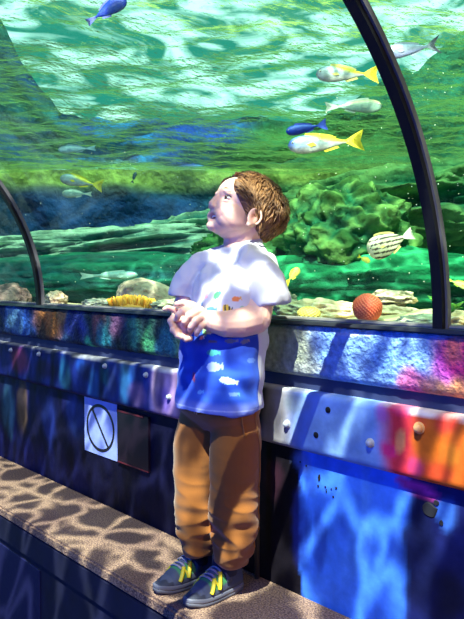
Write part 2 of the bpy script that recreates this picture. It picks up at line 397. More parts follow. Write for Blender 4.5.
# ------------------------------------------------------------------ the tank
WZ = 2.04
def grid_mesh(name, x0, x1, y0, y1, step, fz, fc=None):
    nx = int((x1 - x0) / step); ny = int((y1 - y0) / step)
    vs = []; cols = []
    for j in range(ny + 1):
        for i in range(nx + 1):
            x = x0 + (x1 - x0) * i / nx; y = y0 + (y1 - y0) * j / ny
            z = fz(x, y); vs.append((x, y, z))
            if fc: cols.append(fc(x, y, z))
    W = nx + 1
    fs = [(j * W + i, j * W + i + 1, j * W + i + 1 + W, j * W + i + W) for j in range(ny) for i in range(nx)]
    me = mesh_from(name, vs, fs)
    if fc: set_col(me, cols)
    return me
def wave(x, y):
    # wave crests run roughly across the view
    u = -.753 * x + .658 * y; v = .658 * x + .753 * y
    return .050 * nz((u * 1.6, v * .9, .3)) + .030 * nz((u * 4.6, v * 2.4, 3.3)) +   .018 * nz((u * 13, v * 6, 6.3)) +   .0055 * nz((u * 30, v * 16, 9.3))
wm = grid_mesh('water_surface', -9.5, 3.0, -2.2, 7.6, .03, lambda x, y: WZ + wave(x, y))
m_w = bpy.data.materials.new('water_surface'); m_w.use_nodes = True; t = m_w.node_tree; t.nodes.clear()
o_ = node(t, 'ShaderNodeOutputMaterial'); tr = node(t, 'ShaderNodeBsdfTransparent'); gl = node(t, 'ShaderNodeBsdfGlossy', Roughness=.04)
tl = node(t, 'ShaderNodeBsdfTranslucent'); fr_ = node(t, 'ShaderNodeFresnel', IOR=1.042)
tr.inputs[0].default_value = (.80, .97, .93, 1); gl.inputs[0].default_value = (.75, .95, .85, 1); tl.inputs[0].default_value = (.30, .55, .14, 1)
tc = node(t, 'ShaderNodeTexCoord'); mp = node(t, 'ShaderNodeMapping'); mp.inputs['Rotation'].default_value = (0, 0, math.radians(41)); mp.inputs['Scale'].default_value = (1.0, .55, 1)
nn = node(t, 'ShaderNodeTexNoise', Scale=40.0, Detail=3.0); bp = node(t, 'ShaderNodeBump', Strength=.9, Distance=.014)
t.links.new(tc.outputs['Object'], mp.inputs[0]); t.links.new(mp.outputs[0], nn.inputs['Vector']); t.links.new(nn.outputs['Fac'], bp.inputs['Height'])
for q in (gl, fr_): t.links.new(bp.outputs['Normal'], q.inputs['Normal'])
m1 = node(t, 'ShaderNodeMixShader'); m2 = node(t, 'ShaderNodeMixShader')
t.links.new(fr_.outputs[0], m1.inputs[0]); t.links.new(tr.outputs[0], m1.inputs[1]); t.links.new(gl.outputs[0], m1.inputs[2])
m2.inputs[0].default_value = .05
m3 = node(t, 'ShaderNodeMixShader'); m3.inputs[0].default_value = .24; t.links.new(gl.outputs[0], m3.inputs[1]); t.links.new(tl.outputs[0], m3.inputs[2]); t.links.new(m3.outputs[0], m1.inputs[2])
t.links.new(m1.outputs[0], m2.inputs[1]); t.links.new(tl.outputs[0], m2.inputs[2]); t.links.new(m2.outputs[0], o_.inputs[0])
wo = obj('water_surface', wm, m_w); struct(wo)

# tank floor
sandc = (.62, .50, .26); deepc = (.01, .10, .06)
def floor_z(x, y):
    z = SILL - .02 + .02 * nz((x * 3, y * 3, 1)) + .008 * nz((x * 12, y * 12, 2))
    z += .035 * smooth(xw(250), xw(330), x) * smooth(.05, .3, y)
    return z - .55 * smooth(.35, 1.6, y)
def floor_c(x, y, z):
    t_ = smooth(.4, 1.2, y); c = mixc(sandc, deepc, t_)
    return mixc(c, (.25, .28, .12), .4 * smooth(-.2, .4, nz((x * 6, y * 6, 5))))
m_sand = vcol('tank_sand', .85, bump=.8, bscale=80, var=.25, vscale=50, dist=.006)
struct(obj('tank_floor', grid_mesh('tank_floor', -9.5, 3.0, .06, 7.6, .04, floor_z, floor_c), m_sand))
# tank rear wall of rockwork and an added backdrop coloured like the water's reflections
def rear(name, p0, p1, z0, z1, fcol, amp, mat, step=.05, sc=1.4):
    p0 = Vector(p0); p1 = Vector(p1); L = (p1 - p0).length; dx = (p1 - p0).normalized(); n = Vector((dx.y, -dx.x, 0))
    nx = int(L / step); nzv = int((z1 - z0) / step); vs = []; cols = []
    for j in range(nzv + 1):
        for i in range(nx + 1):
            q = p0 + dx * (L * i / nx); z = z0 + (z1 - z0) * j / nzv
            s = (q.x * sc, q.y * sc, z * sc * 1.6)
            dd = amp * (nz(s) + .5 * nz((s[0] * 2.3, s[1] * 2.3, s[2] * 2.3)) + .25 * nz((s[0] * 5, s[1] * 5, s[2] * 5)))
            q2 = q + n * dd; vs.append((q2.x, q2.y, z)); cols.append(fcol(q, z))
    W = nx + 1
    fs = [(j * W + i, j * W + i + 1, j * W + i + 1 + W, j * W + i + W) for j in range(nzv) for i in range(nx)]
    me = mesh_from(name, vs, fs); set_col(me, cols); return obj(name, me, mat)
m_rock = vcol('tank_rockwork', .8, bump=.9, bscale=18, var=.45, vscale=9, dist=.03)
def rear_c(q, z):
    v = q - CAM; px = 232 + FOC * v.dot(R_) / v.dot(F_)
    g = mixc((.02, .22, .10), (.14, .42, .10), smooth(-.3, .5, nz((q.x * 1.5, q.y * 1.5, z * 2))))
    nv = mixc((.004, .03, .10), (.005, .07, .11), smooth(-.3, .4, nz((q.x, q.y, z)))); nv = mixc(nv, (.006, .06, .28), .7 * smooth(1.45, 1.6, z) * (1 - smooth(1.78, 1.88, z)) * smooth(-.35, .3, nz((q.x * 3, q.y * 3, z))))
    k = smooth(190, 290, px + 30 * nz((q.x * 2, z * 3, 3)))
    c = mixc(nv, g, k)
    c = mixc(c, (.45, .55, .10), smooth(1.88, 1.96, z + .04 * nz((q.x * 2, q.y * 2, 1))))  # yellow-green rim imitates the reflected band under the water surface
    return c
# plane facing the camera about 6 m off
def cp(r, d, z=0): 
    p = CAM + R_ * r + F_ * d; return (p.x, p.y, z)
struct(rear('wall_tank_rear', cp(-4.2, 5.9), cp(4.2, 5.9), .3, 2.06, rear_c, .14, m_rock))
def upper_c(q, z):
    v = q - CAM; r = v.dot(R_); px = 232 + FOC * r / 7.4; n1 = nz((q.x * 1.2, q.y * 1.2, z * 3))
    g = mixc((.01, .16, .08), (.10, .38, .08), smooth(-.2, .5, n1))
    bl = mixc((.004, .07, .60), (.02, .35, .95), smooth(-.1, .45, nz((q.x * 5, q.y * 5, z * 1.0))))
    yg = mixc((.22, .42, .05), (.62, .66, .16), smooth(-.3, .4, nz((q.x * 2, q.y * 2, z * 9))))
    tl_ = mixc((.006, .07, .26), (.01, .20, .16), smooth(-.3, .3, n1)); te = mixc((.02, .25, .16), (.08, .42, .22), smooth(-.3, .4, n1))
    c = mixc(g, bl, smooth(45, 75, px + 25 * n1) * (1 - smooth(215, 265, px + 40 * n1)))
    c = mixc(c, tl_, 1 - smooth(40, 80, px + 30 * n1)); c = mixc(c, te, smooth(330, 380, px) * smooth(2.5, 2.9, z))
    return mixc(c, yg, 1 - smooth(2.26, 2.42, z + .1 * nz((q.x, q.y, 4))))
def upper_top(r):
    px = 232 + FOC * r / 7.4 + 35 * nz((r * 1.3, 1, 1))
    return 2.82 + .10 * nz((r * 2.2, 0, 3)) + .05 * nz((r * 7, 0, 8)) + 1.6 * (1 - smooth(-60, 90, px)) + .9 * smooth(310, 470, px)
up_ = rear('wall_reflection_backdrop', cp(-5.5, 7.4), cp(5.5, 7.4), 2.06, 3.06, lambda q, z: (0, 0, 0), .16, m_rock, step=.05)  # added backdrop; its blue, green and yellow-green bands imitate reflections in the water
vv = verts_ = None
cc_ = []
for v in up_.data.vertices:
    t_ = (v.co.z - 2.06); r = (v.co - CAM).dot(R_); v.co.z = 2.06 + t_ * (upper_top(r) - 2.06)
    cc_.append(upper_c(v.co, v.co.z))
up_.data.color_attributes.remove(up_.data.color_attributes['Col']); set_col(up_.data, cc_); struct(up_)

def rock(name, label, cat, loc, size, mat_or_col, seed=0, sub=5, amp=.25, sc=2.0, rot=(0, 0, 0), ridged=False, group=None, mat=None, strata=0):
    bm = bmesh.new(); bmesh.ops.create_icosphere(bm, subdivisions=sub, radius=1)
    cols = []
    M = Matrix.Rotation(rot[2], 3, 'Z') @ Matrix.Rotation(rot[1], 3, 'Y') @ Matrix.Rotation(rot[0], 3, 'X')
    for v in bm.verts:
        p = v.co.copy(); q = p * sc + Vector((seed * 3.1, seed * 1.7, seed))
        n = nz(q) + .5 * nz(q * 2.2) + .28 * nz(q * 4.7) + .12 * nz(q * 10)
        if ridged: n = .6 - 1.6 * abs(nz(q)) - .8 * abs(nz(q * 2.3)) - .3 * abs(nz(q * 5))
        if strata: n += strata * math.sin(p.z * 11 + 2 * nz(q))
        p *= 1 + amp * n
        if callable(mat_or_col): cols.append(mat_or_col(p, n))
        else: cols.append(mixc(mat_or_col[0], mat_or_col[1], smooth(-.5, .6, n + .4 * nz(q * 3))))
        v.co = M @ Vector((p.x * size[0], p.y * size[1], p.z * size[2]))
    me = bpy.data.meshes.new(name); bm.to_mesh(me); bm.free(); set_col(me, cols)
    o = obj(name, me, mat or m_rk); o.location = loc; tag(o, label, cat, group); return o
m_rk = vcol('reef_rock', .8, bump=.9, bscale=60, var=.35, vscale=45, dist=.01)
m_big = vcol('mossy_rock', .9, spec=.15, bump=.8, bscale=16, var=.5, vscale=12, dist=.04)
yaw = math.atan2(R_.y, R_.x)
# long pale rock shelf on the left, mossy bank at the right
p = at_d(80, 258, 4.6)
rock('rock_shelf', 'long pale blue-green rock shelf under water at the left', 'rock', p, (1.45, .5, .17), ((.03, .15, .12), (.55, .72, .48)), 3, 6, .30, 2.6, (0, -.07, yaw), ridged=True, mat=m_big)
p = at_d(215, 240, 5.0)
rock('rock_ridge', 'pale streaked rock ridge behind the boy\'s face', 'rock', p, (.85, .4, .20), ((.03, .18, .14), (.40, .60, .36)), 6, 6, .3, 3, (0, -.14, yaw), ridged=True, mat=m_big)
p = at_d(140, 282, 4.0)
rock('dark_bank', 'dark teal bank of rock below the long pale shelf', 'rock', p, (1.3, .5, .16), ((.006, .07, .07), (.02, .20, .10)), 7, 5, .2, 2, (0, 0, yaw), mat=m_big)
p = at_d(345, 240, 3.3)
rock('mossy_rock', 'large round mossy green rock behind the striped fish', 'rock', p, (.31, .32, .26), ((.006, .08, .03), (.10, .24, .05)), 8, 6, .26, 2.6, (0, 0, .4), mat=m_big)
p = at_d(305, 262, 3.7)
rock('mossy_rock', 'low green mossy rock right behind the boy\'s shoulder', 'rock', p, (.55, .4, .26), ((.006, .09, .04), (.08, .26, .06)), 9, 6, .3, 2.4, (0, 0, .9), ridged=True, mat=m_big)
p = at_d(420, 215, 4.4)
rock('mossy_rock', 'broad pale green rock slab, upper right behind the near rib', 'rock', p, (1.1, .5, .30), ((.02, .16, .07), (.24, .42, .12)), 12, 6, .3, 2.4, (0, -.12, yaw), ridged=True, mat=m_big)
p = at_d(400, 285, 3.2)
rock('green_bank', 'dark green bank low behind the stacked reef rock', 'rock', p, (.8, .3, .15), ((.005, .10, .04), (.02, .30, .10)), 14, 5, .2, 2.4, (0, 0, yaw), mat=m_big)

# reef pieces on the sand by the glass
def on(px, py, d): return at_d(px, py, d)
rock('reef_boulder', 'large smooth olive-brown boulder behind the orange coral', 'rock', on(147, 298, 2.35), (.105, .08, .062), ((.16, .13, .08), (.50, .42, .27)), 21, 5, .14, 1.5, (0, .22, yaw))
rock('reef_boulder', 'dark brown boulder inside the tank at the far left edge', 'rock', on(10, 298, 2.95), (.085, .07, .06), ((.05, .02, .02), (.22, .13, .10)), 22, 5, .18, 1.8, (0, 0, yaw))
rock('sponge', 'small peach-coloured rounded sponge just right of the far rib', 'sponge', on(56, 300, 2.62), (.048, .04, .034), ((.40, .22, .14), (.75, .50, .33)), 23, 5, .16, 3)
rock('reef_boulder', 'grey-green knobbly rock against the glass behind the boy\'s sleeve', 'rock', on(285, 303, 1.78), (.034, .03, .028), ((.06, .08, .05), (.36, .36, .22)), 24, 5, .3, 3)
rock('reef_boulder', 'pale sandy rock mound between the yellow coral and the red coral', 'rock', on(330, 314, 1.72), (.125, .06, .034), ((.42, .32, .16), (.80, .68, .42)), 25, 5, .26, 2.6, (0, .10, yaw))
rock('layered_rock', 'layered tan rock piled behind the round red coral, lower layer', 'rock', on(394, 314, 1.60), (.058, .045, .022), ((.20, .17, .08), (.62, .54, .32)), 27, 5, .22, 2.2, (0, .1, yaw), strata=.25)
rock('layered_rock', 'layered tan rock piled behind the round red coral, top layer', 'rock', on(392, 298, 1.62), (.052, .042, .020), ((.20, .17, .08), (.60, .54, .32)), 28, 5, .22, 2.4, (0, .06, yaw), strata=.25)
rock('reef_boulder', 'flat sandy rock beside the layered rock at the near rib', 'rock', on(428, 322, 1.42), (.06, .04, .016), ((.30, .30, .16), (.60, .60, .36)), 29, 5, .25, 2.4, (0, 0, yaw))
rock('reef_boulder', 'low pale rubble beside the orange coral', 'rock', on(100, 303, 2.42), (.06, .04, .016), ((.24, .20, .14), (.5, .45, .33)), 30, 5, .3, 3, (0, 0, yaw))
rock('reef_boulder', 'low sandy rubble between the big boulder and the boy', 'rock', on(172, 306, 2.15), (.06, .04, .020), ((.24, .22, .12), (.55, .5, .3)), 31, 5, .3, 3, (0, 0, yaw))
rock('reef_boulder', 'tan rock low at the right edge beyond the near rib', 'rock', on(458, 322, 1.40), (.04, .04, .02), ((.40, .28, .12), (.7, .55, .3)), 32, 5, .3, 3, (0, 0, yaw))

def knobbly(name, label, cat, loc, size, c0, c1, n=360, k=.15, seed=1):
    rnd = random.Random(seed); bm = bmesh.new(); bmesh.ops.create_icosphere(bm, subdivisions=5, radius=1)
    pts = []
    for i in range(n):
        z = 1 - 2 * (i + .5) / n; a = i * 2.39996; r = math.sqrt(1 - z * z); pts.append(Vector((r * math.cos(a), r * math.sin(a), z)))
    from mathutils import kdtree
    kd = kdtree.KDTree(n); [kd.insert(q, i) for i, q in enumerate(pts)]; kd.balance(); cols = []
    rr = math.sqrt(4 / n)
    for v in bm.verts:
        d = kd.find(v.co)[2]; h = max(0, 1 - (d / (rr * .9)) ** 2); cols.append(mixc(c0, c1, h))
        s = 1 + k * h + .05 * nz(v.co * 1.5); v.co = Vector((v.co.x * size[0], v.co.y * size[1], v.co.z * size[2])) * s
    me = bpy.data.meshes.new(name); bm.to_mesh(me); bm.free(); set_col(me, cols)
    o = obj(name, me, m_rk2); o.location = loc; return tag(o, label, cat)
m_rk2 = vcol('coral_skin', .6, bump=.3, bscale=120, sss=.0)
knobbly('ball_coral', 'round red-orange knobbly coral ball on the sand', 'coral', on(367.5, 308, 1.50), (.029, .029, .028), (.75, .03, .01), (1.0, .26, .10))
knobbly('yellow_coral', 'low yellow coral mound at the glass beside the boy\'s elbow', 'coral', on(309, 314, 1.60), (.028, .022, .017), (.75, .50, .05), (.95, .80, .18), 160, .08, 3)
# orange finger coral: countless short fingers on a crusted base
oc = empty('finger_coral', on(131, 304, 2.22)); tag(oc, 'bright orange coral with many short fingers in front of the boulder', 'coral')
bm = bmesh.new(); rnd = random.Random(5)
for i in range(190):
    a = rnd.uniform(-1, 1); b_ = rnd.uniform(-1, 1); base = R_ * (a * .060) + F_ * (b_ * .02)
    h = (.028 * (1 - a * a * .45)) * rnd.uniform(.6, 1.1); tip = base + R_ * (a * .012 + rnd.uniform(-.008, .008)) + F_ * rnd.uniform(-.008, .008) + Z_ * h
    tube([base - Z_ * .012, base.lerp(tip, .6), tip], [.0042, .0034, .0022], 6, bm)
co = obj('coral_fingers', bm, plain('coral_orange', (.95, .42, .02), .5), oc); co['kind'] = 'stuff'
bm = bmesh.new(); bmesh.ops.create_icosphere(bm, subdivisions=4, radius=1)
for v in bm.verts: v.co = (R_ * v.co.x * .065 + F_ * v.co.y * .028 + Z_ * v.co.z * .012) * (1 + .15 * nz(v.co * 3)) - Z_ * .010
obj('coral_base', bm, plain('coral_base', (.55, .25, .03), .7, bump=.4), oc)
# green weed right of the near rib
def weed(px, py, d, label, seed):
    w = empty('green_weed', at_d(px, py, d)); tag(w, label, 'water plant'); rnd = random.Random(seed)
    for i in range(7):
        a = rnd.uniform(0, 6.28); L = rnd.uniform(.03, .05); dirv = Vector((math.cos(a) * .7, math.sin(a) * .7, .8)).normalized()
        side = dirv.cross(Z_).normalized(); bm = bmesh.new()
        rings = []
        for k in range(7):
            s = k / 6; wdt = .009 * math.sin(PI * min(1, s * .93 + .07)) + .0006; c = dirv * L * s - Z_ * (.015 * s * s)
            nn = side.cross(dirv) * .0012
            rings.append([c - side * wdt, c + nn, c + side * wdt, c - nn])
        obj('frond', loft(rings, bm=bm), m_weed, w)
    return w
m_weed = plain('weed_green', (.16, .62, .08), .5, var=.3, bscale=50)
weed(452, 312, 1.42, 'bright green leafy weed just right of the near rib, low down', 2)
weed(437, 304, 1.65, 'pale green leafy weed seen low beside the near rib', 6)

# ------------------------------------------------------------------ fish
m_fish = vcol('fish_skin', .4, bump=.3, bscale=260, spec=.4, metal=.1, var=.25, vscale=70)
m_fin = vcol('fish_fin', .45)
m_eye_w = plain('fish_eye', (.75, .72, .5), .2); m_eye_b = plain('fish_pupil', (.005, .005, .01), .1)
def fish(kind, label, tail, head, d, hgt, wid, body_c, fin_c, tail_c, prof=None, forked=.6, yawdeg=0, roll=0, group='fish in the tank', dors=.35, tail_h=1.15, tailfin_L=.22):
    """tail/head given where the fish hangs in the water; hgt, wid relative to length"""
    pt, ph = at_d(*tail, d), at_d(*head, d); L = (ph - pt).length
    f = (ph - pt).normalized(); f = (Matrix.Rotation(math.radians(yawdeg), 3, 'Z') @ f)
    up = (UP - f * UP.dot(f)).normalized(); up = Matrix.Rotation(math.radians(roll), 3, f) @ up; lat = up.cross(f)
    L /= max(.5, math.cos(math.radians(yawdeg)))
    root = empty(kind, (pt + ph) / 2); root.rotation_euler = Matrix((f, lat, up)).transposed().to_euler()
    tag(root, label, 'fish', group)
    bl = 1 - tailfin_L; NR = 90 if kind == 'striped_fish' else 26
    xs = [i / NR for i in range(NR + 1)]
    prof = prof or (lambda s: math.sin(PI * min(1, s ** .62 * .97 + .02)) ** .85 * (1 - .12 * s))
    rings = []; cols = []; n = 64 if kind == 'striped_fish' else 20
    for s in xs:
        h = max(.012, prof(s)) * hgt / 2 * L; w = max(.006, prof(s)) * wid / 2 * L * (1 - .35 * s)
        h = max(h, .022 * L * (s > .5)); x = L * (.5 - s * bl)
        rings.append([Vector((x, math.cos(a) * w, math.sin(a) * h)) for a in [2 * PI * k / n for k in range(n)]])
        cols += [body_c(s, math.sin(a)) for a in [2 * PI * k / n for k in range(n)]]
    bm = loft(rings); me = bpy.data.meshes.new('body'); bm.to_mesh(me); bm.free(); set_col(me, cols)
    obj('body', me, m_fish, root)
    def fin(name, outline, th=.0025, col=fin_c, bend=0):
        # outline in (x, z) along the body; solid thin fin, colour by position
        bm = bmesh.new(); n_ = len(outline)
        a = [bm.verts.new((x * L, th * L * .9 + bend * abs(z) * L, z * L)) for x, z in outline]; b_ = [bm.verts.new((x * L, -th * L * .9 + bend * abs(z) * L, z * L)) for x, z in outline]
        bm.faces.new(a); bm.faces.new(b_[::-1])
        for i in range(n_): bm.faces.new((a[i], b_[i], b_[(i + 1) % n_], a[(i + 1) % n_]))
        bmesh.ops.triangulate(bm, faces=[q for q in bm.faces if len(q.verts) > 4])
        me = bpy.data.meshes.new(name); bm.to_mesh(me); bm.free()
        set_col(me, [col(v.co.x / L, v.co.z / L) if callable(col) else col for v in me.vertices]); return obj(name, me, m_fin, root, False)
    xt = .5 - bl + .015; th_ = hgt * tail_h / 2
    fin('tail_fin', [(xt, .022), (xt - tailfin_L * .45, th_ * .55), (-.5, th_), (-.5 + tailfin_L * forked * .45, th_ * .62), (-.5 + tailfin_L * forked * .8, th_ * .28), (-.5 + tailfin_L * forked, 0), (-.5 + tailfin_L * forked * .8, -th_ * .28), (-.5 + tailfin_L * forked * .45, -th_ * .62), (-.5, -th_), (xt - tailfin_L * .45, -th_ * .55), (xt, -.022)], .003, tail_c)
    def top(s): return max(.022, prof(s) * hgt / 2)
    ss = [.28, .36, .46, .58, .70, .80]; 
    fin('dorsal_fin', [(.5 - s * bl, top(s) * .9) for s in ss] + [(.5 - s * bl - .02, top(s) + dors * hgt * (.32 if s < .75 else .18)) for s in ss[::-1]])
    ss2 = [.58, .66, .74, .82]
    fin('anal_fin', [(.5 - s * bl, -top(s) * .9) for s in ss2] + [(.5 - s * bl - .03, -top(s) - dors * hgt * .28) for s in ss2[::-1]])
    px_ = .5 - .3 * bl
    for sd in (1, -1):
        w0 = prof(.3) * wid / 2 * .95 * (1 - .1)
        pf = fin('pectoral_fin', [(px_, -.01), (px_ - .09, .012), (px_ - .13, -.03), (px_ - .06, -.045)], .002)
        pf.location = (0, sd * w0 * L * 1.02, 0); pf.rotation_euler = (0, 0, 0)
        xe = .08; re = .02 * L * (hgt / .3) ** .3
        bm = bmesh.new(); bmesh.ops.create_uvsphere(bm, u_segments=12, v_segments=8, radius=re); e = obj('eye', bm, m_eye_w, root)
        e.location = ((.5 - xe * bl) * L, sd * (prof(xe) * wid / 2 * L * .80), top(xe) * L * .30); e.scale = (1, .5, 1)
        bm = bmesh.new(); bmesh.ops.create_uvsphere(bm, u_segments=10, v_segments=6, radius=re * .55); q = obj('pupil', bm, m_eye_b, e); q.location = (0, sd * re * .75, 0)
    return root
def silver(top, mid, belly):
    return lambda s, v: mixc(mixc(mid, belly, smooth(0, -.7, v)), top, smooth(.2, .8, v))
yel = (.62, .55, .02)
def yt(s, v):   # silver with yellow back towards the tail
    c = mixc((.26, .34, .33), (.34, .37, .31), smooth(0, -.6, v)); c = mixc(c, (.16, .26, .30), smooth(.5, .9, v) * (1 - smooth(.3, .5, s)))
    return mixc(c, yel, smooth(.2, .7, v + (s - .55) * 1.6) * smooth(.25, .5, s))
W_ = (.80, .84, .80)
fish('silver_yellow_fish', 'silver fish with a yellow tail, upper one left of the near rib', (379, 74), (316, 74), 2.1, .27, .13, yt, (.45, .42, .1), yel, forked=.7)
def yt2(s, v):
    c = yt(s, v); return mixc(c, (.10, .20, .70), .75 * (1 - smooth(.1, .55, s)) * smooth(-.7, .3, v))
fish('silver_yellow_fish', 'blue-silver fish with a bright yellow tail, just under the dark blue fish', (364, 140), (288, 146), 2.0, .25, .13, yt2, yel, yel, forked=.75)
fish('silver_yellow_fish', 'small silver fish with a yellow tail, far left in mid water', (103, 186), (60, 178), 3.2, .27, .13, yt, yel, yel, forked=.6)
fish('silver_fish', 'long silver fish with dark tail tips, behind the top of the near rib', (441, 44), (382, 54), 1.75, .25, .13, silver((.25, .32, .42), (.22, .27, .32), (.26, .29, .44)), (.25, .3, .34), lambda x, z: mixc((.3, .35, .37), (.02, .03, .05), smooth(.04, .09, abs(z))), forked=.85, tail_h=1.3)
fish('silver_fish', 'silver fish swimming right, below the upper yellow-tailed fish', (325, 107), (382, 106), 2.3, .25, .12, silver((.45, .45, .22), (.20, .32, .24), (.20, .34, .25)), (.25, .36, .26), (.28, .38, .28), forked=.5, tail_h=.7)
fish('blue_fish', 'dark blue fish right above the blue-silver yellow-tailed fish', (327, 124), (286, 132), 2.05, .26, .13, lambda s, v: mixc((.005, .02, .20), (.01, .06, .38), smooth(-.6, .3, v)), (.01, .03, .3), (.01, .05, .35), forked=.5)
fish('blue_fish', 'deep blue fish at the top edge of the water, upper left', (87, 23), (126, -2), 1.85, .36, .16, lambda s, v: mixc((.003, .015, .22), (.005, .04, .42), smooth(-.5, .6, v)), (.005, .02, .3), (.005, .02, .3), forked=.4, tail_h=.5)
fish('silver_fish', 'small pale silver fish under the far left yellow-tailed fish', (92, 194), (62, 193.5), 3.2, .28, .12, silver((.35, .45, .35), (.22, .32, .28), (.25, .35, .3)), (.4, .5, .4), (.4, .5, .4), tail_h=.6)
fish('silver_fish', 'dim slender fish just above the blue streaked patch edge, far left', (96, 148), (58, 150), 3.3, .22, .12, silver((.08, .16, .2), (.35, .5, .55), (.30, .5, .45)), (.2, .3, .4), (.3, .5, .55), tail_h=.7)
fish('silver_fish', 'long pale grey-green fish low in front of the dark bank, left', (80, 276), (138, 275), 3.3, .15, .1, silver((.15, .35, .3), (.18, .34, .27), (.14, .3, .22)), (.3, .5, .4), (.3, .5, .4), tail_h=.8)
st = lambda s, v: mixc((.40, .42, .26), (.015, .012, .01), 1 if abs(((v * math.sqrt(max(.05, math.sin(PI * min(1, s ** .62))))) * 2.6 + s * 1.5 + .3) % 1 - .5) < .19 and s > .10 else 0)
def stripe_prof(s): return math.sin(PI * min(1, s ** .66 * .95 + .03)) ** .75
fish('striped_fish', 'pale yellow fish with black stripes, left of the near rib', (413, 233), (368, 252), 1.9, .50, .17, st, (.45, .44, .12), (.5, .54, .40), prof=stripe_prof, forked=.25, dors=.22, tail_h=.55)
fish('yellow_fish', 'small yellow-green fish just behind the boy\'s shoulder', (284, 286), (299, 268), 2.2, .36, .14, silver((.5, .6, .05), (.6, .68, .1), (.5, .6, .1)), (.6, .65, .05), yel, tail_h=1.0, tailfin_L=.35)
fish('yellow_fish', 'small yellow-green fish at the right edge beyond the near rib', (444, 278), (470, 288), 1.7, .26, .14, silver((.35, .6, .08), (.5, .7, .15), (.5, .7, .2)), (.4, .65, .05), (.5, .75, .05), tail_h=.9, tailfin_L=.3)
fish('yellow_fish', 'tiny yellow fish under the nose of the striped fish', (358, 256), (370, 262), 2.1, .4, .16, silver((.7, .7, .05), (.7, .7, .1), (.5, .6, .1)), yel, yel, tail_h=.8)
fish('dark_fish', 'tiny dark fish in mid water above the far ridge', (132, 183), (136, 172), 3.4, .3, .15, silver((.02, .06, .08), (.04, .1, .1), (.04, .1, .1)), (.03, .06, .06), (.03, .06, .06))

# ------------------------------------------------------------------ light
w = bpy.data.worlds.new('sky'); S.world = w; w.use_nodes = True; t = w.node_tree; t.nodes.clear()
o_ = node(t, 'ShaderNodeOutputWorld'); bg = node(t, 'ShaderNodeBackground', Strength=1.0); tc = node(t, 'ShaderNodeTexCoord')
sep = node(t, 'ShaderNodeVectorMath', operation='DOT_PRODUCT'); sep.inputs[1].default_value = (-.72, .69, 0)
mr = node(t, 'ShaderNodeMapRange', interpolation_type='SMOOTHSTEP'); mr.inputs['From Min'].default_value = -.1; mr.inputs['From Max'].default_value = .8
cr = node(t, 'ShaderNodeValToRGB'); cr.color_ramp.elements[0].color = (.01, .04, .30, 1); cr.color_ramp.elements[1].color = (.42, 1.25, 1.0, 1)
t.links.new(tc.outputs['Generated'], sep.inputs[0]); t.links.new(sep.outputs['Value'], mr.inputs['Value'])
sx = node(t, 'ShaderNodeSeparateXYZ'); t.links.new(tc.outputs['Generated'], sx.inputs[0])
mz = node(t, 'ShaderNodeMapRange', interpolation_type='SMOOTHSTEP'); mz.inputs['From Min'].default_value = .62; mz.inputs['From Max'].default_value = .40
t.links.new(sx.outputs['Z'], mz.inputs['Value']); mm_ = node(t, 'ShaderNodeMath', operation='MULTIPLY'); t.links.new(mr.outputs[0], mm_.inputs[0]); t.links.new(mz.outputs[0], mm_.inputs[1])
# pale and teal noise in the sky, standing in for ripple glints
mpg = node(t, 'ShaderNodeMapping'); mpg.inputs['Scale'].default_value = (1, 1, 3.5); cn = node(t, 'ShaderNodeTexNoise', Scale=9.0, Detail=9.0, Distortion=1.5)
t.links.new(tc.outputs['Generated'], mpg.inputs[0]); t.links.new(mpg.outputs[0], cn.inputs['Vector'])
c2 = node(t, 'ShaderNodeValToRGB'); c2.color_ramp.elements[0].position = .42; c2.color_ramp.elements[0].color = (.02, .36, .28, 1); c2.color_ramp.elements[1].position = .60; c2.color_ramp.elements[1].color = (1.1, 2.0, 1.7, 1)
t.links.new(cn.outputs['Fac'], c2.inputs['Fac']); mxw = node(t, 'ShaderNodeMix', data_type='RGBA'); mxw.inputs[6].default_value = (.004, .02, .20, 1)
t.links.new(mm_.outputs[0], mxw.inputs['Factor']); t.links.new(c2.outputs[0], mxw.inputs[7]); cr = None
t.links.new(mxw.outputs[2], bg.inputs['Color']); t.links.new(bg.outputs[0], o_.inputs[0])

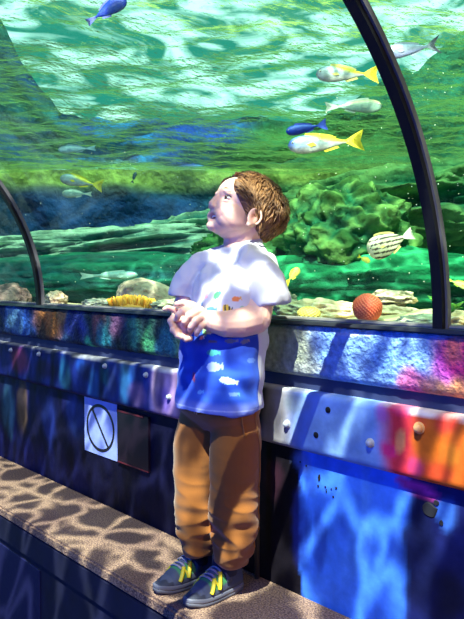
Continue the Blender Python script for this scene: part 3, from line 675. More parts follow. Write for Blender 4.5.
def aim(o, tgt): o.rotation_euler = (Vector(tgt) - o.location).to_track_quat('-Z', 'Y').to_euler()
def spot(name, loc, tgt, power, col, ang, size=.02, tex=None, blend=.2):
    l = bpy.data.lights.new(name, 'SPOT'); l.energy = power; l.color = col; l.spot_size = math.radians(ang); l.shadow_soft_size = size; l.spot_blend = blend
    o = bpy.data.objects.new(name, l); C.objects.link(o); o.location = loc; aim(o, tgt)
    if tex:
        sc, lo, hi, width = tex
        l.use_nodes = True; t = l.node_tree; em = t.nodes['Emission']
        tc = node(t, 'ShaderNodeTexCoord'); dv = node(t, 'ShaderNodeSeparateXYZ'); t.links.new(tc.outputs['Normal'], dv.inputs[0])
        cx = node(t, 'ShaderNodeMath', operation='DIVIDE'); cy = node(t, 'ShaderNodeMath', operation='DIVIDE')
        t.links.new(dv.outputs['X'], cx.inputs[0]); t.links.new(dv.outputs['Z'], cx.inputs[1]); t.links.new(dv.outputs['Y'], cy.inputs[0]); t.links.new(dv.outputs['Z'], cy.inputs[1])
        cmb = node(t, 'ShaderNodeCombineXYZ'); t.links.new(cx.outputs[0], cmb.inputs[0]); t.links.new(cy.outputs[0], cmb.inputs[1])
        nz1 = node(t, 'ShaderNodeTexNoise', Scale=sc * .55, Detail=3.0); t.links.new(cmb.outputs[0], nz1.inputs['Vector'])
        ad = node(t, 'ShaderNodeVectorMath', operation='MULTIPLY_ADD'); ad.inputs[1].default_value = (2.0 / sc,) * 3
        t.links.new(nz1.outputs['Color'], ad.inputs[0]); t.links.new(cmb.outputs[0], ad.inputs[2])
        vo = node(t, 'ShaderNodeTexVoronoi', feature='DISTANCE_TO_EDGE', Scale=sc); t.links.new(ad.outputs[0], vo.inputs['Vector'])
        m = node(t, 'ShaderNodeMapRange', interpolation_type='SMOOTHSTEP'); m.inputs['From Min'].default_value = 0; m.inputs['From Max'].default_value = width
        m.inputs['To Min'].default_value = hi; m.inputs['To Max'].default_value = lo
        t.links.new(vo.outputs['Distance'], m.inputs['Value']); t.links.new(m.outputs[0], em.inputs['Strength'])
    return o
struct(obj('sun_blocker', box_bm(-11, 6, -9, -1.22, 5.0, 5.2), plain('sun_blocker_navy', (.02, .04, .12), .8), smoothsh=False))  # unseen slab added to keep the tank sun off the tunnel
BOY = Vector((-1.15, -.12, .9))
sdir = Vector((-1, 1.8, -3.1)).normalized()
spot('sun_through_water', Vector((-.9, 0, .85)) - sdir * 4.8, (-.9, 0, .85), 1700, (1, .90, .80), 46, .008, (36.0, .38, 3.3, .13))
# sun and daylight on the tank
sl = bpy.data.lights.new('tank_sun', 'SUN'); sl.energy = 5.0; sl.color = (.62, 1.0, .75); sl.angle = .02
so = bpy.data.objects.new('tank_sun', sl); C.objects.link(so); so.rotation_euler = Vector((-.35, .25, -.8)).to_track_quat('-Z', 'Y').to_euler()
def area(name, loc, tgt, power, col, sx, sy):
    l = bpy.data.lights.new(name, 'AREA'); l.shape = 'RECTANGLE'; l.size = sx; l.size_y = sy; l.energy = power; l.color = col
    o = bpy.data.objects.new(name, l); C.objects.link(o); o.location = loc; aim(o, tgt); return o
area('blue_fill_light', (-.6, -1.6, 1.35), (-.8, 0, .8), 17, (.02, .12, 1), 1.3, .15)  # added blue fill, stands in for the tunnel's ambient light
area('blue_fill_light', (-2.5, -1.3, 1.3), (-1.2, -.1, .7), 6, (.01, .10, 1), .4, .15)  # further added fill, puts blue on the legs from the left

spot('warm_rim_light', (.75, -.42, 1.62), (-1.15, -.1, .85), 26, (1, .62, .22), 50, .03, None, .6)  # added warm light for the bright right side of the trousers

# fine specks drifting in the water
rnd = random.Random(77); bm = bmesh.new()
for i in range(230):
    px, py, d = (rnd.uniform(300, 464), rnd.uniform(60, 300), rnd.uniform(1.5, 2.4)) if i < 150 else (rnd.uniform(20, 240), rnd.uniform(150, 290), rnd.uniform(2.8, 3.6))
    q = at_d(px, py, d)
    if q.z > 1.9 or q.z < 1.13 or q.y < .1: continue
    r = bmesh.ops.create_icosphere(bm, subdivisions=1, radius=rnd.uniform(.0007, .0017) * d / 2)
    for v in r['verts']: v.co += q
tag(obj('water_specks', bm, plain('speck_white', (.75, .85, .6), .5)), 'fine pale specks drifting in the green water', 'specks', kind='stuff')
# ------------------------------------------------------------------ the boy
boy = empty('person', (-1.17, -.12, LEDGE))
tag(boy, 'small child in a fish-print t-shirt and brown trousers standing on the step, looking up', 'person')
P = at_d
def ell(bm, c, r, M=None, sub=3):
    q = bmesh.ops.create_icosphere(bm, subdivisions=sub, radius=1)
    for v in q['verts']:
        p = Vector((v.co.x * r[0], v.co.y * r[1], v.co.z * r[2]))
        v.co = Vector(c) + (M @ p if M else p)
    return q['verts']
def chain(bm, pts, rs, n=14):
    """tapered limb with round ends and joints"""
    pts = [Vector(p) for p in pts]
    tube(pts, rs, n, bm)
    for p, r in zip(pts, rs): ell(bm, p, (r * .995,) * 3, sub=2)
def fuse(bm, name, voxel, it=2, fac=.5):
    """one continuous skin over overlapping volumes"""
    bmesh.ops.recalc_face_normals(bm, faces=bm.faces[:])
    me = bpy.data.meshes.new(name + '_t'); bm.to_mesh(me); bm.free()
    o = bpy.data.objects.new(name + '_t', me); C.objects.link(o)
    m = o.modifiers.new('r', 'REMESH'); m.mode = 'VOXEL'; m.voxel_size = voxel
    s = o.modifiers.new('s', 'SMOOTH'); s.factor = fac; s.iterations = it
    dg = bpy.context.evaluated_depsgraph_get(); dg.update()
    r = bpy.data.meshes.new_from_object(o.evaluated_get(dg)); r.name = name
    bpy.data.objects.remove(o); bpy.data.meshes.remove(me)
    return r
def verts(me):
    a = np.empty(len(me.vertices) * 3, dtype=np.float32); me.vertices.foreach_get('co', a); return a.reshape(-1, 3).astype(float)
def put(me, a): me.vertices.foreach_set('co', a.astype(np.float32).ravel()); me.update()
def local(o):
    """mesh built in world space, moved under the boy's root"""
    o.parent = boy; o.matrix_parent_inverse = Matrix.Translation(-Vector(boy.location)); return o

# --- head frame
HO = P(243.5, 215.5, 1.52); YAW = math.radians(68); PIT = math.radians(24)
fh = (-R_ * math.sin(YAW) - F_ * math.cos(YAW)).normalized()
lh = Z_.cross(fh).normalized()
fx = (fh * math.cos(PIT) + Z_ * math.sin(PIT)).normalized(); zx = fx.cross(lh).normalized()
HM = Matrix((fx, lh, zx)).transposed()
def H(x, y, z): return HO + HM @ Vector((x, y, z))
bm = bmesh.new()
def he(c, r, sub=4, rot=None): return ell(bm, H(*c), r, HM @ rot if rot else HM, sub)
he((-.008, 0, .024), (.077, .067, .062), 5)
he((.018, 0, -.012), (.054, .055, .052))
he((.030, 0, .030), (.043, .052, .042))
he((.016, 0, -.036), (.046, .044, .026))
for s in (1, -1):
    he((.041, s * .030, -.018), (.024, .024, .021), 3)
    he((.052, s * .020, -.028), (.018, .018, .015), 3)
    he((.026, s * .037, -.020), (.034, .021, .028), 4)
    he((.034, s * .026, -.036), (.028, .022, .018), 4)
    he((.058, s * .027, .0185), (.0085, .0125, .0048), 3)    # upper lid
    he((.0565, s * .028, .0015), (.0090, .0125, .0045), 3)   # lower lid
    he((.062, s * .022, .023), (.009, .017, .006), 3)      # brow
    he((.0725, s * .0085, -.0145), (.0065, .0055, .0050), 3)  # nostril wings
    # ear
    er = Matrix.Rotation(s * .35, 3, 'Z') @ Matrix.Rotation(.25, 3, 'Y')
    he((.001, s * .066, -.012), (.0150, .006, .0190), 3, er)
    pts = [H(.001 + .0130 * math.cos(a), s * (.0705 + .005 * max(0, -math.cos(a))), -.010 + .0175 * math.sin(a)) for a in np.linspace(-.9, 4.1, 16)]
    tube(pts, .0027, 8, bm)
    he((.005, s * .0675, -.028), (.006, .0045, .007), 3)
chain(bm, [H(.068, 0, .016), H(.073, 0, .002), H(.0755, 0, -.009)], [.0065, .0065, .0078])
he((.0735, 0, -.0105), (.0085, .0095, .0078), 3)
he((.054, 0, -.030), (.014, .025, .013), 3)               # muzzle
tube([H(.067 - 17 * y * y, y, -.0275 + 7 * y * y) for y in np.linspace(-.020, .020, 11)], [.0012, .0022, .0028, .0032, .0034, .0034, .0034, .0032, .0028, .0022, .0012], 8, bm)   # upper lip
tube([H(.0635 - 13 * y * y, y, -.0435 + 40 * y * y) for y in np.linspace(-.019, .019, 11)], [.0012, .0024, .0032, .0038, .0042, .0043, .0042, .0038, .0032, .0024, .0012], 8, bm)  # lower lip
he((.054, 0, -.051), (.015, .018, .012), 3)               # chin
he((.036, 0, -.046), (.030, .035, .016), 3)
# neck, torso core, legs inside the clothes
chain(bm, [H(-.018, 0, -.015), H(-.014, 0, -.040), P(240, 247, 1.52), P(234, 275, 1.51)], [.046, .041, .037, .045])
chain(bm, [P(233, 275, 1.512), P(226, 320, 1.505), P(222, 370, 1.505), P(222, 405, 1.51)], [.050, .058, .060, .058])
chain(bm, [P(213, 266, 1.54), P(233, 264, 1.512), P(254, 266, 1.48)], [.020, .030, .026])
AL, AR = Vector((-1.157, -.103, LEDGE + .07)), Vector((-1.243, -.116, LEDGE + .07))
chain(bm, [P(222, 405, 1.51), P(238, 425, 1.478), P(236, 490, 1.50), AL, AL + Vector((0, 0, -.04))], [.05, .040, .030, .022, .02])
chain(bm, [P(222, 405, 1.51), P(200, 425, 1.54), P(196, 490, 1.555), AR, AR + Vector((0, 0, -.04))], [.05, .040, .030, .022, .02])
for a in (AL, AR): chain(bm, [a + Vector((0, 0, -.045)), a + Vector((0, -.035, -.048))], [.018, .012])
# left arm (near): shoulder, elbow, wrist
chain(bm, [P(259, 268, 1.465), P(262, 290, 1.452), P(258, 313, 1.435), P(256, 319, 1.43)], [.030, .030, .029, .031])
chain(bm, [P(256, 319, 1.43), P(240, 323, 1.415), P(225, 324, 1.405), P(211, 321, 1.40), P(202, 318, 1.40)], [.031, .0305, .027, .0215, .0175])
# right arm (far)
chain(bm, [P(205, 272, 1.552), P(189, 292, 1.555), P(182, 312, 1.55)], [.028, .025, .024])
chain(bm, [P(182, 314, 1.55), P(181, 318, 1.49), P(184, 323, 1.44)], [.024, .021, .017])
# near hand: palm, four curled fingers, thumb
CF = Matrix((R_, F_, Z_)).transposed()
ell(bm, P(197, 317, 1.396), (.020, .014, .020), CF @ Matrix.Rotation(.35, 3, 'Y'), 3)
fing = [([(191, 308, 1.388), (183, 310.5, 1.379), (178, 315, 1.381), (177, 319, 1.388)], .0062),
        ([(197, 312, 1.386), (189, 316, 1.375), (184.5, 321.5, 1.378), (183.5, 325, 1.386)], .0063),
        ([(202, 317, 1.387), (195.5, 321.5, 1.376), (191, 327, 1.379), (190, 330, 1.386)], .0060),
        ([(206, 322, 1.390), (201, 326.5, 1.380), (197.5, 331.5, 1.383), (196.5, 334.5, 1.389)], .0054)]
for pts, r in fing: chain(bm, [P(*q) for q in pts], [r * 1.22, r * 1.24, r * 1.14, r * .98], 12)
chain(bm, [P(201, 311, 1.394), P(192, 304.5, 1.392), P(183, 302.5, 1.392), P(176.5, 304, 1.394)], [.009, .0074, .0068, .0056], 12)
# far hand under it
ell(bm, P(184, 326, 1.412), (.021, .016, .025), CF @ Matrix.Rotation(-.3, 3, 'Y'), 3)
chain(bm, [P(181, 316, 1.412), P(174, 309.5, 1.405), P(168, 307.5, 1.402), P(164.5, 309, 1.402)], [.0066, .0062, .0056, .0048], 12)
for pts in ([(178, 321, 1.408), (173.5, 318, 1.398), (170.5, 321, 1.393), (172, 325, 1.392)], [(178, 328, 1.406), (174, 326.5, 1.396), (173, 330, 1.390), (176, 333, 1.389)],
            [(181, 331, 1.405), (176.5, 331, 1.395), (177.5, 335, 1.390), (182, 337, 1.390)], [(187, 334, 1.406), (184, 336, 1.397), (186, 339, 1.393), (190, 338.5, 1.393)]):
    chain(bm, [P(*q) for q in pts], [.0082, .0080, .0072, .0062], 12)
body = fuse(bm, 'body', .0016, 4, .5)
A = verts(body); Hi = np.array(HM.transposed()); L = (A - np.array(HO)) @ Hi.T   # head-local coordinates
hm = (L[:, 2] > -.075) & (np.abs(L[:, 1]) < .09) & (L[:, 0] > -.10) & (L[:, 0] < .10) & (A[:, 2] > P(0, 250, 1.52).z)
def dent(c, r, amt, dirv=(-1, 0, 0)):
    d = np.sqrt((((L - np.array(c)) / np.array(r)) ** 2).sum(1)); g = np.exp(-d * d * 1.2) * amt * hm
    L[:] = L + g[:, None] * np.array(dirv)[None, :]
for s in (1, -1):
    dent((.066, s * .027, .0105), (.02, .0125, .0042), .0062)
    dent((.002, s * .072, -.010), (.007, .008, .009), .0050, (0, -s, 0))
    dent((.064, s * .019, -.034), (.012, .005, .004), .003)                # mouth corners
dent((.066, 0, -.0345), (.02, .0175, .0052), .014)                          # open mouth
dent((.066, 0, -.0475), (.02, .012, .003), .002)
W = L @ np.array(HM).T + np.array(HO); A[hm] = W[hm]; put(body, A)
# skin colours: lips, cheeks, fingertips
sk = np.array([.80, .47, .36]); cols = np.tile(sk, (len(A), 1))
def blend(c, r, col, k):
    global cols
    d = np.sqrt((((L - np.array(c)) / np.array(r)) ** 2).sum(1)); g = np.clip(1.3 - d, 0, 1) * k * hm
    cols = cols * (1 - g[:, None]) + np.array(col)[None, :] * g[:, None]
for s in (1, -1):
    blend((.055, s * .036, -.018), (.02, .018, .016), (.85, .38, .30), .5)
    blend((.002, s * .070, -.010), (.012, .01, .014), (.72, .30, .24), .6)
blend((.067, 0, -.0280), (.009, .017, .0032), (.70, .22, .22), .9)
blend((.064, 0, -.0415), (.009, .015, .004), (.72, .24, .24), .9)
blend((.058, 0, -.0340), (.012, .017, .0055), (.10, .02, .03), 1.0)
blend((.082, 0, -.013), (.008, .008, .007), (.85, .42, .33), .5)
set_col(body, cols)
m_skin = vcol('skin', .48, bump=.08, bscale=300, sss=.25, spec=.4)
local(obj('body', body, m_skin))
# eyes, lids' lashes, brows, teeth
m_sclera = plain('eye_white', (.62, .62, .66), .4); m_iris = plain('iris_brown', (.06, .03, .02), .15); m_lash = plain('lashes', (.03, .015, .01), .8)
m_teeth = plain('teeth', (.88, .86, .80), .25)
def onhead(name, bm, mat, parent=None, smoothsh=True):
    for v in bm.verts: v.co = H(*v.co)
    return local(obj(name, bm, mat, None, smoothsh))
for s in (1, -1):
    bm = bmesh.new(); ell(bm, (.0560, s * .027, .0100), (.0088, .0100, .0042), None, 3); onhead('eye', bm, m_sclera)
    bm = bmesh.new(); ell(bm, (.0598, s * .0300, .0108), (.0056, .0054, .0042), None, 3); onhead('iris', bm, m_iris)
    arc = [(.0625 - .22 * abs(a) * .02 - .0042 * (a * a), s * (.027 + .0115 * a), .0155 + .002 - .0042 * a * a) for a in np.linspace(-1, 1, 9)]
    bm = tube([Vector(q) for q in arc], [.0006, .0014, .0018, .0021, .0021, .0021, .0018, .0014, .0006], 6); onhead('eyelashes', bm, m_lash)
    arc = [(.0625 - .0052 * (a * a), s * (.027 + .0105 * a), .0055 + .001 + .003 * a * a) for a in np.linspace(-1, 1, 9)]
    bm = tube([Vector(q) for q in arc], [.0003, .0006, .0008, .0009, .0009, .0009, .0008, .0006, .0003], 6); onhead('eyelashes', bm, m_lash)
    bm = bmesh.new(); rnd = random.Random(9)
    for i in range(46):
        a = rnd.uniform(-1, 1); zc = .0285 - .003 * a * a + rnd.uniform(-.0014, .0014); x = .0700 - .0085 * (a + .3) ** 2 * (1 if a > -.3 else .3)
        p0 = Vector((x, s * (.024 + .014 * a), zc)); tube([p0, p0 + Vector((-.001, s * .004, .0006))], [.0005, .0002], 4, bm)
    onhead('eyebrow', bm, plain('brow_hair', (.30, .16, .07), .8))
bm = bmesh.new()
for i in range(-4, 5):
    y = i * .0030; ell(bm, (.0615 - 17 * y * y, y, -.0312), (.0018, .0015, .0024), None, 2)
onhead('teeth', bm, m_teeth)

# hair: undercoat plus short strands flowing from the crown
HC = Vector((-.008, 0, .024)); HR = Vector((.077, .067, .062))
def skull(d, off=0.0):
    # distance to the skin along direction d from the skull centre
    k = 1 / math.sqrt((d.x / HR.x) ** 2 + (d.y / HR.y) ** 2 + (d.z / HR.z) ** 2)
    # forehead ellipsoid
    c = HC - Vector((.030, 0, .030)); rr = Vector((.043, .052, .042))
    a = sum((d[i] / rr[i]) ** 2 for i in range(3)); b = 2 * sum(d[i] * c[i] / rr[i] ** 2 for i in range(3)); q = sum((c[i] / rr[i]) ** 2 for i in range(3)) - 1
    ds = b * b - 4 * a * q
    if ds > 0: k = max(k, (-b + math.sqrt(ds)) / (2 * a))
    return HC + d * (k + off)
def hairline(p):
    """>0 inside the hair"""
    x, y, z = p; ay = abs(y)
    if x > -.002:   # forehead and temple
        lim = .064 - smooth(.018, .056, ay) * .050 + smooth(.0, .045, .05 - x) * -.03 * smooth(.03, .06, ay)
        return z - lim
    if x > -.016: return z - (.008 if ay > .03 else -.05)   # above the ear
    return z + .046 - .03 * smooth(-.030, -.016, x)
bm = bmesh.new(); bmesh.ops.create_icosphere(bm, subdivisions=6, radius=1)
rm = []
for v in bm.verts:
    p = skull(v.co.normalized()); h = hairline(p)
    lo = smooth(-.01, .012, h); n = nz(p * 60) * .0012 + nz(p * 25) * .002
    p2 = skull(v.co.normalized(), -.004 + (.0095 + n) * lo)
    rm.append((v, h)); v.co = p2
bmesh.ops.delete(bm, geom=[v for v, h in rm if h < -.012], context='VERTS')
m_hair = vcol('hair_brown', .42, bump=.4, bscale=160, spec=.4)
m_hairb = plain('hair_undercoat', (.15, .065, .022), .6, bump=.6, bscale=150, var=.3)
hb = onhead('hair', bm, m_hairb); sm = hb.modifiers.new('s', 'SOLIDIFY'); sm.thickness = .002; sm.offset = -1
bm = bmesh.new(); rnd = random.Random(11); crown = Vector((-.72, .12, .68)).normalized(); cols = []
def strand(d0, Ln, k0, col, lift):
    d = d0.copy(); pts = []
    base = skull(d, .003)
    for i in range(7):
        s = i / 6
        pts.append(skull(d, .003 + lift * 1.25 * math.sin(min(1, s * 1.2) * PI * .5) * (.6 + .4 * s) - .0015 * s * s))
        away = (d - crown * d.dot(crown)); 
        if away.length < 1e-4: away = Vector((1, 0, 0))
        away.normalize(); sw = crown.cross(away)
        # forward sweep on top, down at the sides and back, small curls
        fl = away * (1.0) + sw * (.35 + k0) + Vector((.15, 0, -.15 if d.z < .4 else 0)); fl = fl - d * fl.dot(d); fl.normalize()
        d = (d + fl * (Ln / 6 / .07)).normalized()
    n0 = len(bm.verts); w = rnd.uniform(.0008, .0017)
    tube(pts, [w, w * 1.1, w * 1.1, w, w * .8, w * .5, w * .15], 4, bm, up=d0)
    cols.extend([col] * (len(bm.verts) - n0))
cnt = 0
while cnt < 3200:
    d = Vector((rnd.gauss(0, 1), rnd.gauss(0, 1), rnd.gauss(0, 1))).normalized(); p = skull(d)
    if hairline(p) < .001: continue
    cnt += 1; cl = nz(p * 45)
    c = mixc((.10, .040, .014), (.50, .26, .10), max(0, min(1, .45 + .6 * cl + rnd.uniform(-.3, .3))))
    strand(d, rnd.uniform(.014, .026) * (.75 if hairline(p) < .015 else 1), .8 * nz(p * 28) + rnd.uniform(-.12, .12), c, .0060 + .006 * nz(p * 32) + rnd.uniform(0, .0015))
for v in bm.verts: v.co = H(*v.co)
me = bpy.data.meshes.new('hair_strands'); bm.to_mesh(me); bm.free(); set_col(me, cols)
hs = obj('hair_strands', me, m_hair); hs.parent = hb
hs['kind'] = 'stuff'

# --- t-shirt
XA = Vector((1, 0, 0)); YA = Vector((0, 1, 0))
def ring(c, a, b, n=40, tilt=0.0, e=2.3):
    out = []
    for k in range(n):
        t_ = 2 * PI * k / n; ca, sa = math.cos(t_), math.sin(t_)
        out.append(c + XA * (a * math.copysign(abs(ca) ** (2 / e), ca)) + YA * (b * math.copysign(abs(sa) ** (2 / e), sa)) + Z_ * (tilt * -sa * b))
    return out
SR = [(407, 219, 1.497, .104, .080), (402, 219.5, 1.497, .104, .080), (385, 220, 1.498, .103, .079), (350, 222, 1.50, .101, .077), (330, 224, 1.503, .098, .074), (310, 226, 1.505, .095, .071), (290, 229, 1.508, .093, .067),
      (272, 231.5, 1.512, .090, .060), (261, 233.5, 1.515, .083, .052), (254, 235.5, 1.518, .070, .046), (248.5, 238, 1.520, .053, .042), (244, 239.5, 1.521, .047, .040)]
bm = bmesh.new(); loft([ring(P(c, y, d), a, b, 40, -.30 * smooth(290, 245, y)) for y, c, d, a, b in SR], bm=bm)
SLV = [(P(247, 266, 1.475), .036), (P(259, 268, 1.462), .041), (P(266, 282, 1.452), .042), (P(269, 300, 1.448), .0425), (P(269.5, 304, 1.448), .0425)]
SRV = [(P(210, 264, 1.54), .033), (P(201, 267, 1.552), .036), (P(190, 280, 1.556), .036), (P(185, 294, 1.556), .034), (P(184, 298, 1.556), .034)]
tube([p for p, r in SLV], [r for p, r in SLV], 24, bm); tube([p for p, r in SRV], [r for p, r in SRV], 24, bm)
chain(bm, [P(238, 262, 1.515), P(214, 265, 1.538), SRV[1][0]], [.036, .036, .034]); chain(bm, [P(238, 262, 1.515), P(252, 264, 1.48)], [.038, .037]); ell(bm, SLV[1][0], (.040,) * 3); ell(bm, SRV[1][0], (.035,) * 3)
ell(bm, P(258, 345, 1.50), (.018, .03, .04))           # loose cloth at the back
shirt = fuse(bm, 'shirt', .0024, 4, .5)
A = verts(shirt); vn = np.empty(len(A) * 3, dtype=np.float32); shirt.vertices.foreach_get('normal', vn); vn = vn.reshape(-1, 3)
cen = P(222, 340, 1.50); cols = []
def pix(p):
    v = Vector(p) - CAM; d = v.dot(FP); return 232 + FOC * v.dot(R_) / d, 309.5 - FOC * v.dot(UP) / d
# the print, laid out on the shirt front in (u across, h above hem) metres
fz = P(219, 407, 1.497).z
def fishmask(u, h, cu, ch, L_, H_, ang=0):
    du, dh = u - cu, h - ch; c, s = math.cos(ang), math.sin(ang); a, b_ = du * c + dh * s, -du * s + dh * c
    if (a / (L_ * .38)) ** 2 + (b_ / (H_ * .5)) ** 2 < 1: return 1
    t_ = (a - L_ * .3) / (L_ * .2)
    return 2 if 0 < t_ < 1 and abs(b_) < H_ * .42 * (.2 + .8 * t_) else 0
def q2(px, py):
    p = P(px, py, 1.43); 
    ang = math.atan2(p.x - cen.x, -(p.y - cen.y)); return ang * .085, p.z - fz
PR = []
for px, py, L_, H_, ang, c1, c2 in [(217, 296, .026, .013, .5, (.10, .55, .18), (.05, .35, .3)), (234, 299, .020, .010, .2, (.85, .25, .08), (.8, .4, .1)), (199, 296, .018, .016, 0, (.80, .30, .38), (.7, .3, .4)),
        (226, 309, .022, .018, -.3, (.85, .55, .05), (.05, .05, .05)), (210, 310, .034, .011, .05, (.10, .25, .45), (.10, .25, .45)), (228, 340, .028, .008, 0, (.12, .14, .2), (.2, .2, .3)), (212, 341, .022, .006, 0, (.1, .1, .15), (.1, .1, .2)), (240, 341, .02, .008, .2, (.15, .15, .22), (.3, .2, .2)),
        (214, 352, .030, .011, .05, (.05, .30, .28), (.05, .3, .2)), (215, 366, .034, .018, .1, (.35, .45, .80), (.3, .4, .8)), (226, 379, .034, .013, -.25, (.45, .65, .85), (.5, .5, .3)), (187, 378, .012, .022, .2, (.35, .05, .15), (.3, .05, .15)),
        (200, 332, .018, .009, -.5, (.3, .65, .25), (.2, .5, .2)), (197, 338, .014, .008, .3, (.8, .2, .2), (.85, .85, .85)), (205, 322, .018, .01, .4, (.1, .4, .3), (.1, .4, .3)), (186, 305, .016, .009, 0, (.2, .3, .5), (.2, .3, .5)), (206, 284, .014, .008, .3, (.85, .5, .3), (.8, .5, .3)), (240, 308, .016, .009, .1, (.3, .5, .3), (.3, .5, .3)), (246, 316, .02, .008, 0, (.15, .2, .35), (.15, .2, .35)), (230, 392, .02, .008, 0, (.14, .25, .65), (.1, .3, .7)), (248, 360, .02, .01, 0, (.10, .2, .6), (.1, .2, .6)), (200, 392, .02, .008, .2, (.12, .3, .7), (.1, .3, .7))]:
    u, h = q2(px, py); PR.append((u, h, L_, H_, ang, c1, c2))
slc = [np.array(SLV[1][0]), np.array(SRV[1][0])]
for i, p in enumerate(A):
    v = Vector(p); q = v * 1
    # folds: broad drapes and small creases
    h = v.z - fz
    fold = .0048 * nz((v.x * 14 + v.z * 8, v.y * 14, v.z * 7)) + .0026 * nz((v.x * 40 + v.z * 20, v.y * 40, v.z * 12 + 5)) + .004 * (1 - 3 * abs(nz((v.x * 16 - v.z * 10, v.y * 16, v.z * 9 + 2)))) * smooth(.14, .3, h)
    fold += .0022 * math.sin(v.z * 95 + 3 * nz(v * 12)) * smooth(.28, .05, h) * smooth(0, .02, h) * .6
    for px in ((178, 0), ):
        pass
    A[i] = p + vn[i] * fold * 1.35
    # which part: sleeve or trunk
    ang = math.atan2(v.x - cen.x, -(v.y - cen.y)); u = ang * .085
    white = (.60, .57, .62); c = white
    isl = (v - Vector(SLV[3][0])).length < .062 or (v - Vector(SRV[3][0])).length < .05
    edge = .165 - .0 + .004 * math.sin(u * 120) + .006 * nz((u * 30, 0, 2))
    if not isl:
        if abs(ang) < 2.1:
            k = smooth(edge + .004, edge - .004, h) * (1 if ang < 1.15 else smooth(1.75, 1.1, ang))
            bl = mixc((.012, .05, .40), (.03, .10, .55), smooth(-.3, .4, nz((u * 25, h * 40, 1))))
            bl = mixc(bl, (.20, .24, .62), smooth(.030, .008, h) * .7); bl = mixc(bl, (.02, .04, .30), smooth(.05, .0, abs(h - .13)) * .4)
            c = mixc(white, bl, 1 if h < edge and ang < 1.72 else 0)
            for (cu, ch, L_, H_, a_, c1, c2) in PR:
                if abs(u - cu) < L_ and abs(h - ch) < L_:
                    m_ = fishmask(u, h, cu, ch, L_ * 1.05, H_ * 1.05, a_)
                    if m_: c = c1 if m_ == 1 else c2
                    if m_ == 1 and c2 == (.05, .05, .05) and int((u - cu) * 260 + 50) % 2: c = c2
            if abs(h - .009) < .0012: c = mixc(c, (.5, .55, .8), .5)
    cols.append(c)
put(shirt, A); set_col(shirt, cols)
m_cloth = vcol('shirt_cotton', .85, bump=.25, bscale=500, spec=.2, dist=.001, sheen=.1)
sh = local(obj('shirt', shirt, m_cloth))
# collar band
bm = tube([q + Z_ * .001 for q in ring(P(239.5, 245, 1.521), .0465, .0395, 40, -.30, 2.0)] + [ring(P(239.5, 245, 1.521), .0465, .0395, 40, -.30, 2.0)[0] + Z_ * .001], .0042, 8)
co = obj('collar', bm, plain('collar_white', (.62, .60, .66), .8)); co.parent = sh

# --- trousers
bm = bmesh.new()
loft([ring(P(c, y, d), a, b, 36) for y, c, d, a, b in [(398, 219, 1.503, .096, .073), (408, 219, 1.503, .098, .074), (416, 219, 1.506, .094, .062), (427, 219, 1.510, .078, .042)]], bm=bm)
LL = [(402, 233, 1.482, .051), (425, 236, 1.479, .053), (445, 236, 1.480, .055), (470, 235, 1.487, .054), (495, 234, 1.495, .0525), (515, 233.5, 1.503, .051), (535, 233, 1.513, .049), (550, 232.5, 1.522, .045), (560, 232, 1.53, .038), (564, 232, 1.533, .033)]
RL = [(402, 205, 1.53, .050), (425, 200, 1.535, .050), (445, 196.5, 1.542, .052), (470, 195.5, 1.548, .049), (495, 195, 1.552, .0465), (515, 196, 1.555, .045), (530, 197, 1.56, .043), (543, 198, 1.565, .039), (552, 199, 1.568, .034), (556, 199.5, 1.57, .030)]
for LG in (LL, RL):
    loft([ring(P(c, y, d), r, r * .98, 28, e=2.0) for y, c, d, r in LG], bm=bm)
    ell(bm, P(LG[0][1], LG[0][0], LG[0][2]), (LG[0][3] * .98,) * 3)
tr_ = fuse(bm, 'trousers', .0026, 14, .6)
A = verts(tr_); vn = np.empty(len(A) * 3, dtype=np.float32); tr_.vertices.foreach_get('normal', vn); vn = vn.reshape(-1, 3); cols = []
for i, p in enumerate(A):
    v = Vector(p); x, y = pix(v)
    low = smooth(455, 545, y)
    s1 = nz((v.x * 11, v.y * 11, v.z * 17 + 3)); s2 = nz((v.x * 22 + v.z * 10, v.y * 22, v.z * 38))
    rid = 1 - abs(nz((v.x * 13 + v.z * 13, v.y * 13 - v.z * 6, v.z * 26 + 8))) * 3.0
    A[i] = p + vn[i] * (.005 * s1 * (.5 + low) + .0028 * s2 * (.3 + low) + .0042 * rid * (.12 + low))
    c = (.31, .105, .02)
    sx = v.x - P(236, y, 1.49).x
    cols.append(mixc(c, (.27, .09, .018), smooth(-.2, .5, nz(v * 30)) * .5))
put(tr_, A); set_col(tr_, cols)
tw = local(obj('trousers', tr_, vcol('trouser_cotton', .85, bump=.3, bscale=420, spec=.15, dist=.001, sheen=.2)))
# outer side seam, pocket edge, drawstring
def onsurf(pts, off=.0015):
    from mathutils.bvhtree import BVHTree
    bv = BVHTree.FromPolygons([tuple(q) for q in A], [tuple(pl.vertices) for pl in tr_.polygons]); out = []
    for q in pts:
        h = bv.find_nearest(q); out.append(h[0] + h[1] * off)
    return out
m_seam = plain('seam_thread', (.42, .17, .035), .8)
m_draw = plain('drawstring', (.6, .38, .2), .8)
sp = onsurf([P(249 - .02 * (y - 420), y, 1.46 + (y - 420) * .0006) + XA * .02 for y in range(412, 556, 6)])
se = obj('side_seam', tube(sp, .0014, 6), m_seam); se.parent = tw
pk = onsurf([P(236 + 10 * t_, 410 + 28 * t_ * t_, 1.42) for t_ in np.linspace(0, 1, 8)])
se = obj('pocket_edge', tube(pk, .0016, 6), m_seam); se.parent = tw
for dx_ in (0, 4):
    pk = onsurf([P(189 + dx_ + .6 * k, 406 + 2.4 * k, 1.44) for k in range(5)], .002)
    se = obj('drawstring', tube(pk, .0014, 6), m_draw); se.parent = tw

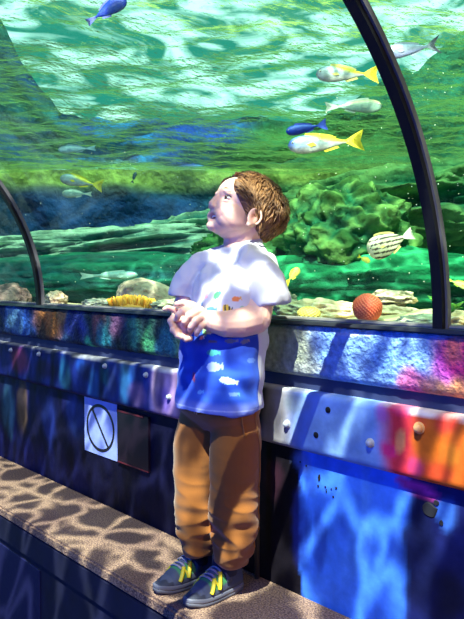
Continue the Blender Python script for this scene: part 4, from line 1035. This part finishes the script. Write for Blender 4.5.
# --- shoes (toes point out from the wall)
m_sole = plain('shoe_sole', (.10, .10, .13), .6, bump=.2); m_mid = plain('shoe_midsole', (.14, .14, .18), .6)
m_up = vcol('shoe_upper', .7, bump=.4, bscale=300, dist=.002); m_lace = plain('shoe_lace', (.42, .38, .46), .7); m_strap = plain('shoe_strap', (.06, .07, .11), .6)
m_sy = plain('shoe_yellow', (.90, .72, .03), .5); m_sock = plain('sock_dark', (.015, .018, .05), .9, bump=.3)
def shoe_w(s): return .0318 * (max(0.0, math.sin(PI * min(1, .10 + .875 * s) ** .8)) ** .46) * (.86 + .22 * smooth(.3, .75, s))
def shoe(cx, ytoe, rz, side):
    root = empty('shoe', (0, 0, 0)); root.parent = boy; root.location = Vector((cx, ytoe + .158, LEDGE + .0005)) - Vector(boy.location); root.rotation_euler = (0, 0, rz)
    Ls = .152
    def outline(k, z, grow=0):
        out = []
        n = 22
        for i in range(n + 1):
            s = i / n; out.append(Vector((shoe_w(s) * k + grow, -s * Ls, z + (.006 * smooth(.8, 1, s) if z < .01 else .004 * smooth(.8, 1, s)))))
        for i in range(n, -1, -1):
            s = i / n; out.append(Vector((-shoe_w(s) * k - grow, -s * Ls, z + (.006 * smooth(.8, 1, s) if z < .01 else .004 * smooth(.8, 1, s)))))
        return out
    obj('outsole', loft([outline(.97, 0), outline(1.0, .004), outline(1.0, .008)]), m_sole, root)
    obj('midsole', loft([outline(1.01, .0082), outline(1.03, .012), outline(1.02, .015), outline(.99, .018)]), m_mid, root)
    # upper: dome sections from heel to toe
    hs = [(0, .062), (.06, .072), (.15, .075), (.28, .074), (.38, .069), (.5, .060), (.6, .051), (.7, .043), (.8, .034), (.88, .030), (.95, .025), (1, .018)]
    def hh(s):
        for (a, b_), (c, d) in zip(hs[:-1], hs[1:]):
            if s <= c: return b_ + (d - b_) * smooth(a, c, s)
        return hs[-1][1]
    def surf(s, a, off=0):
        # a: 0 = outer side at the sole, pi = inner side
        w = shoe_w(s) * (.98) + off; h = hh(s) - .016 + off; ca, sa = math.cos(a), max(0.0, math.sin(a))
        top = .72 - .25 * smooth(.0, .3, s) * smooth(.75, .4, s)
        return Vector((w * math.copysign(abs(ca) ** .75, ca) * (1 - (1 - top) * sa ** 2 * .6), -s * Ls * .985 - .001, .016 + h * sa ** .8))
    rings = []; cols = []; NS, NA = 44, 26
    for i in range(NS + 1):
        s = i / NS; r = []
        for j in range(NA + 1):
            a = PI * j / NA; r.append(surf(s, a))
            da = min(a, PI - a)
            c = (.075, .09, .14)
            if s > .78: c = (.04, .045, .07) if da < .9 + (s - .78) * 5 and s > .86 or da < .55 else (.10, .115, .17)
            if .30 < s < .66 and da > .35: c = (.06, .28, .10)
            if s < .30: c = (.05, .06, .10)
            if .34 < s < .62 and da > 1.1: c = (.10, .12, .18)
            cols.append(c)
        rings.append(r)
    bm = loft(rings, closed=False); me = bpy.data.meshes.new('upper'); bm.to_mesh(me); bm.free(); set_col(me, cols)
    u = obj('upper', me, m_up, root); mm = u.modifiers.new('s', 'SOLIDIFY'); mm.thickness = .002
    def strip_(name, pts, w, mat, n=14, off=.0016, th=.5):
        q = [surf(pts[0][0] + (pts[1][0] - pts[0][0]) * k / n, pts[0][1] + (pts[1][1] - pts[0][1]) * k / n, off) for k in range(n + 1)]
        return obj(name, tube(q, w, 8, flat=th, up=(0, 0, 1)), mat, root)
    for sd in (0, 1):
        f = (lambda a: a) if sd == 0 else (lambda a: PI - a)
        strip_('yellow_stripe', [(.45, f(1.0)), (.55, f(.22))], .0046, m_sy); strip_('yellow_stripe', [(.57, f(1.0)), (.70, f(.24))], .0046, m_sy); strip_('yellow_stripe', [(.58, f(.95)), (.55, f(.24))], .0030, m_sy)
    for s in (.44, .50, .56, .62):
        strip_('lace', [(s, .95), (s + .02, PI - .95)], .0030, m_lace, off=.0022)
    strip_('strap', [(.33, .25), (.36, PI - .25)], .0095, m_strap, off=.002, th=.25)
    strip_('heel_tab', [(.01, .9), (.01, PI - .9)], .006, m_strap, off=.001)
    bm = tube([(0, -.042, .045), (0, -.040, .075), (0, -.030, .115)], [.029, .028, .028], 18); obj('sock', bm, m_sock, root)
    return root
shoe(-1.157, -.228, .05, 1); shoe(-1.243, -.239, -.02, -1)
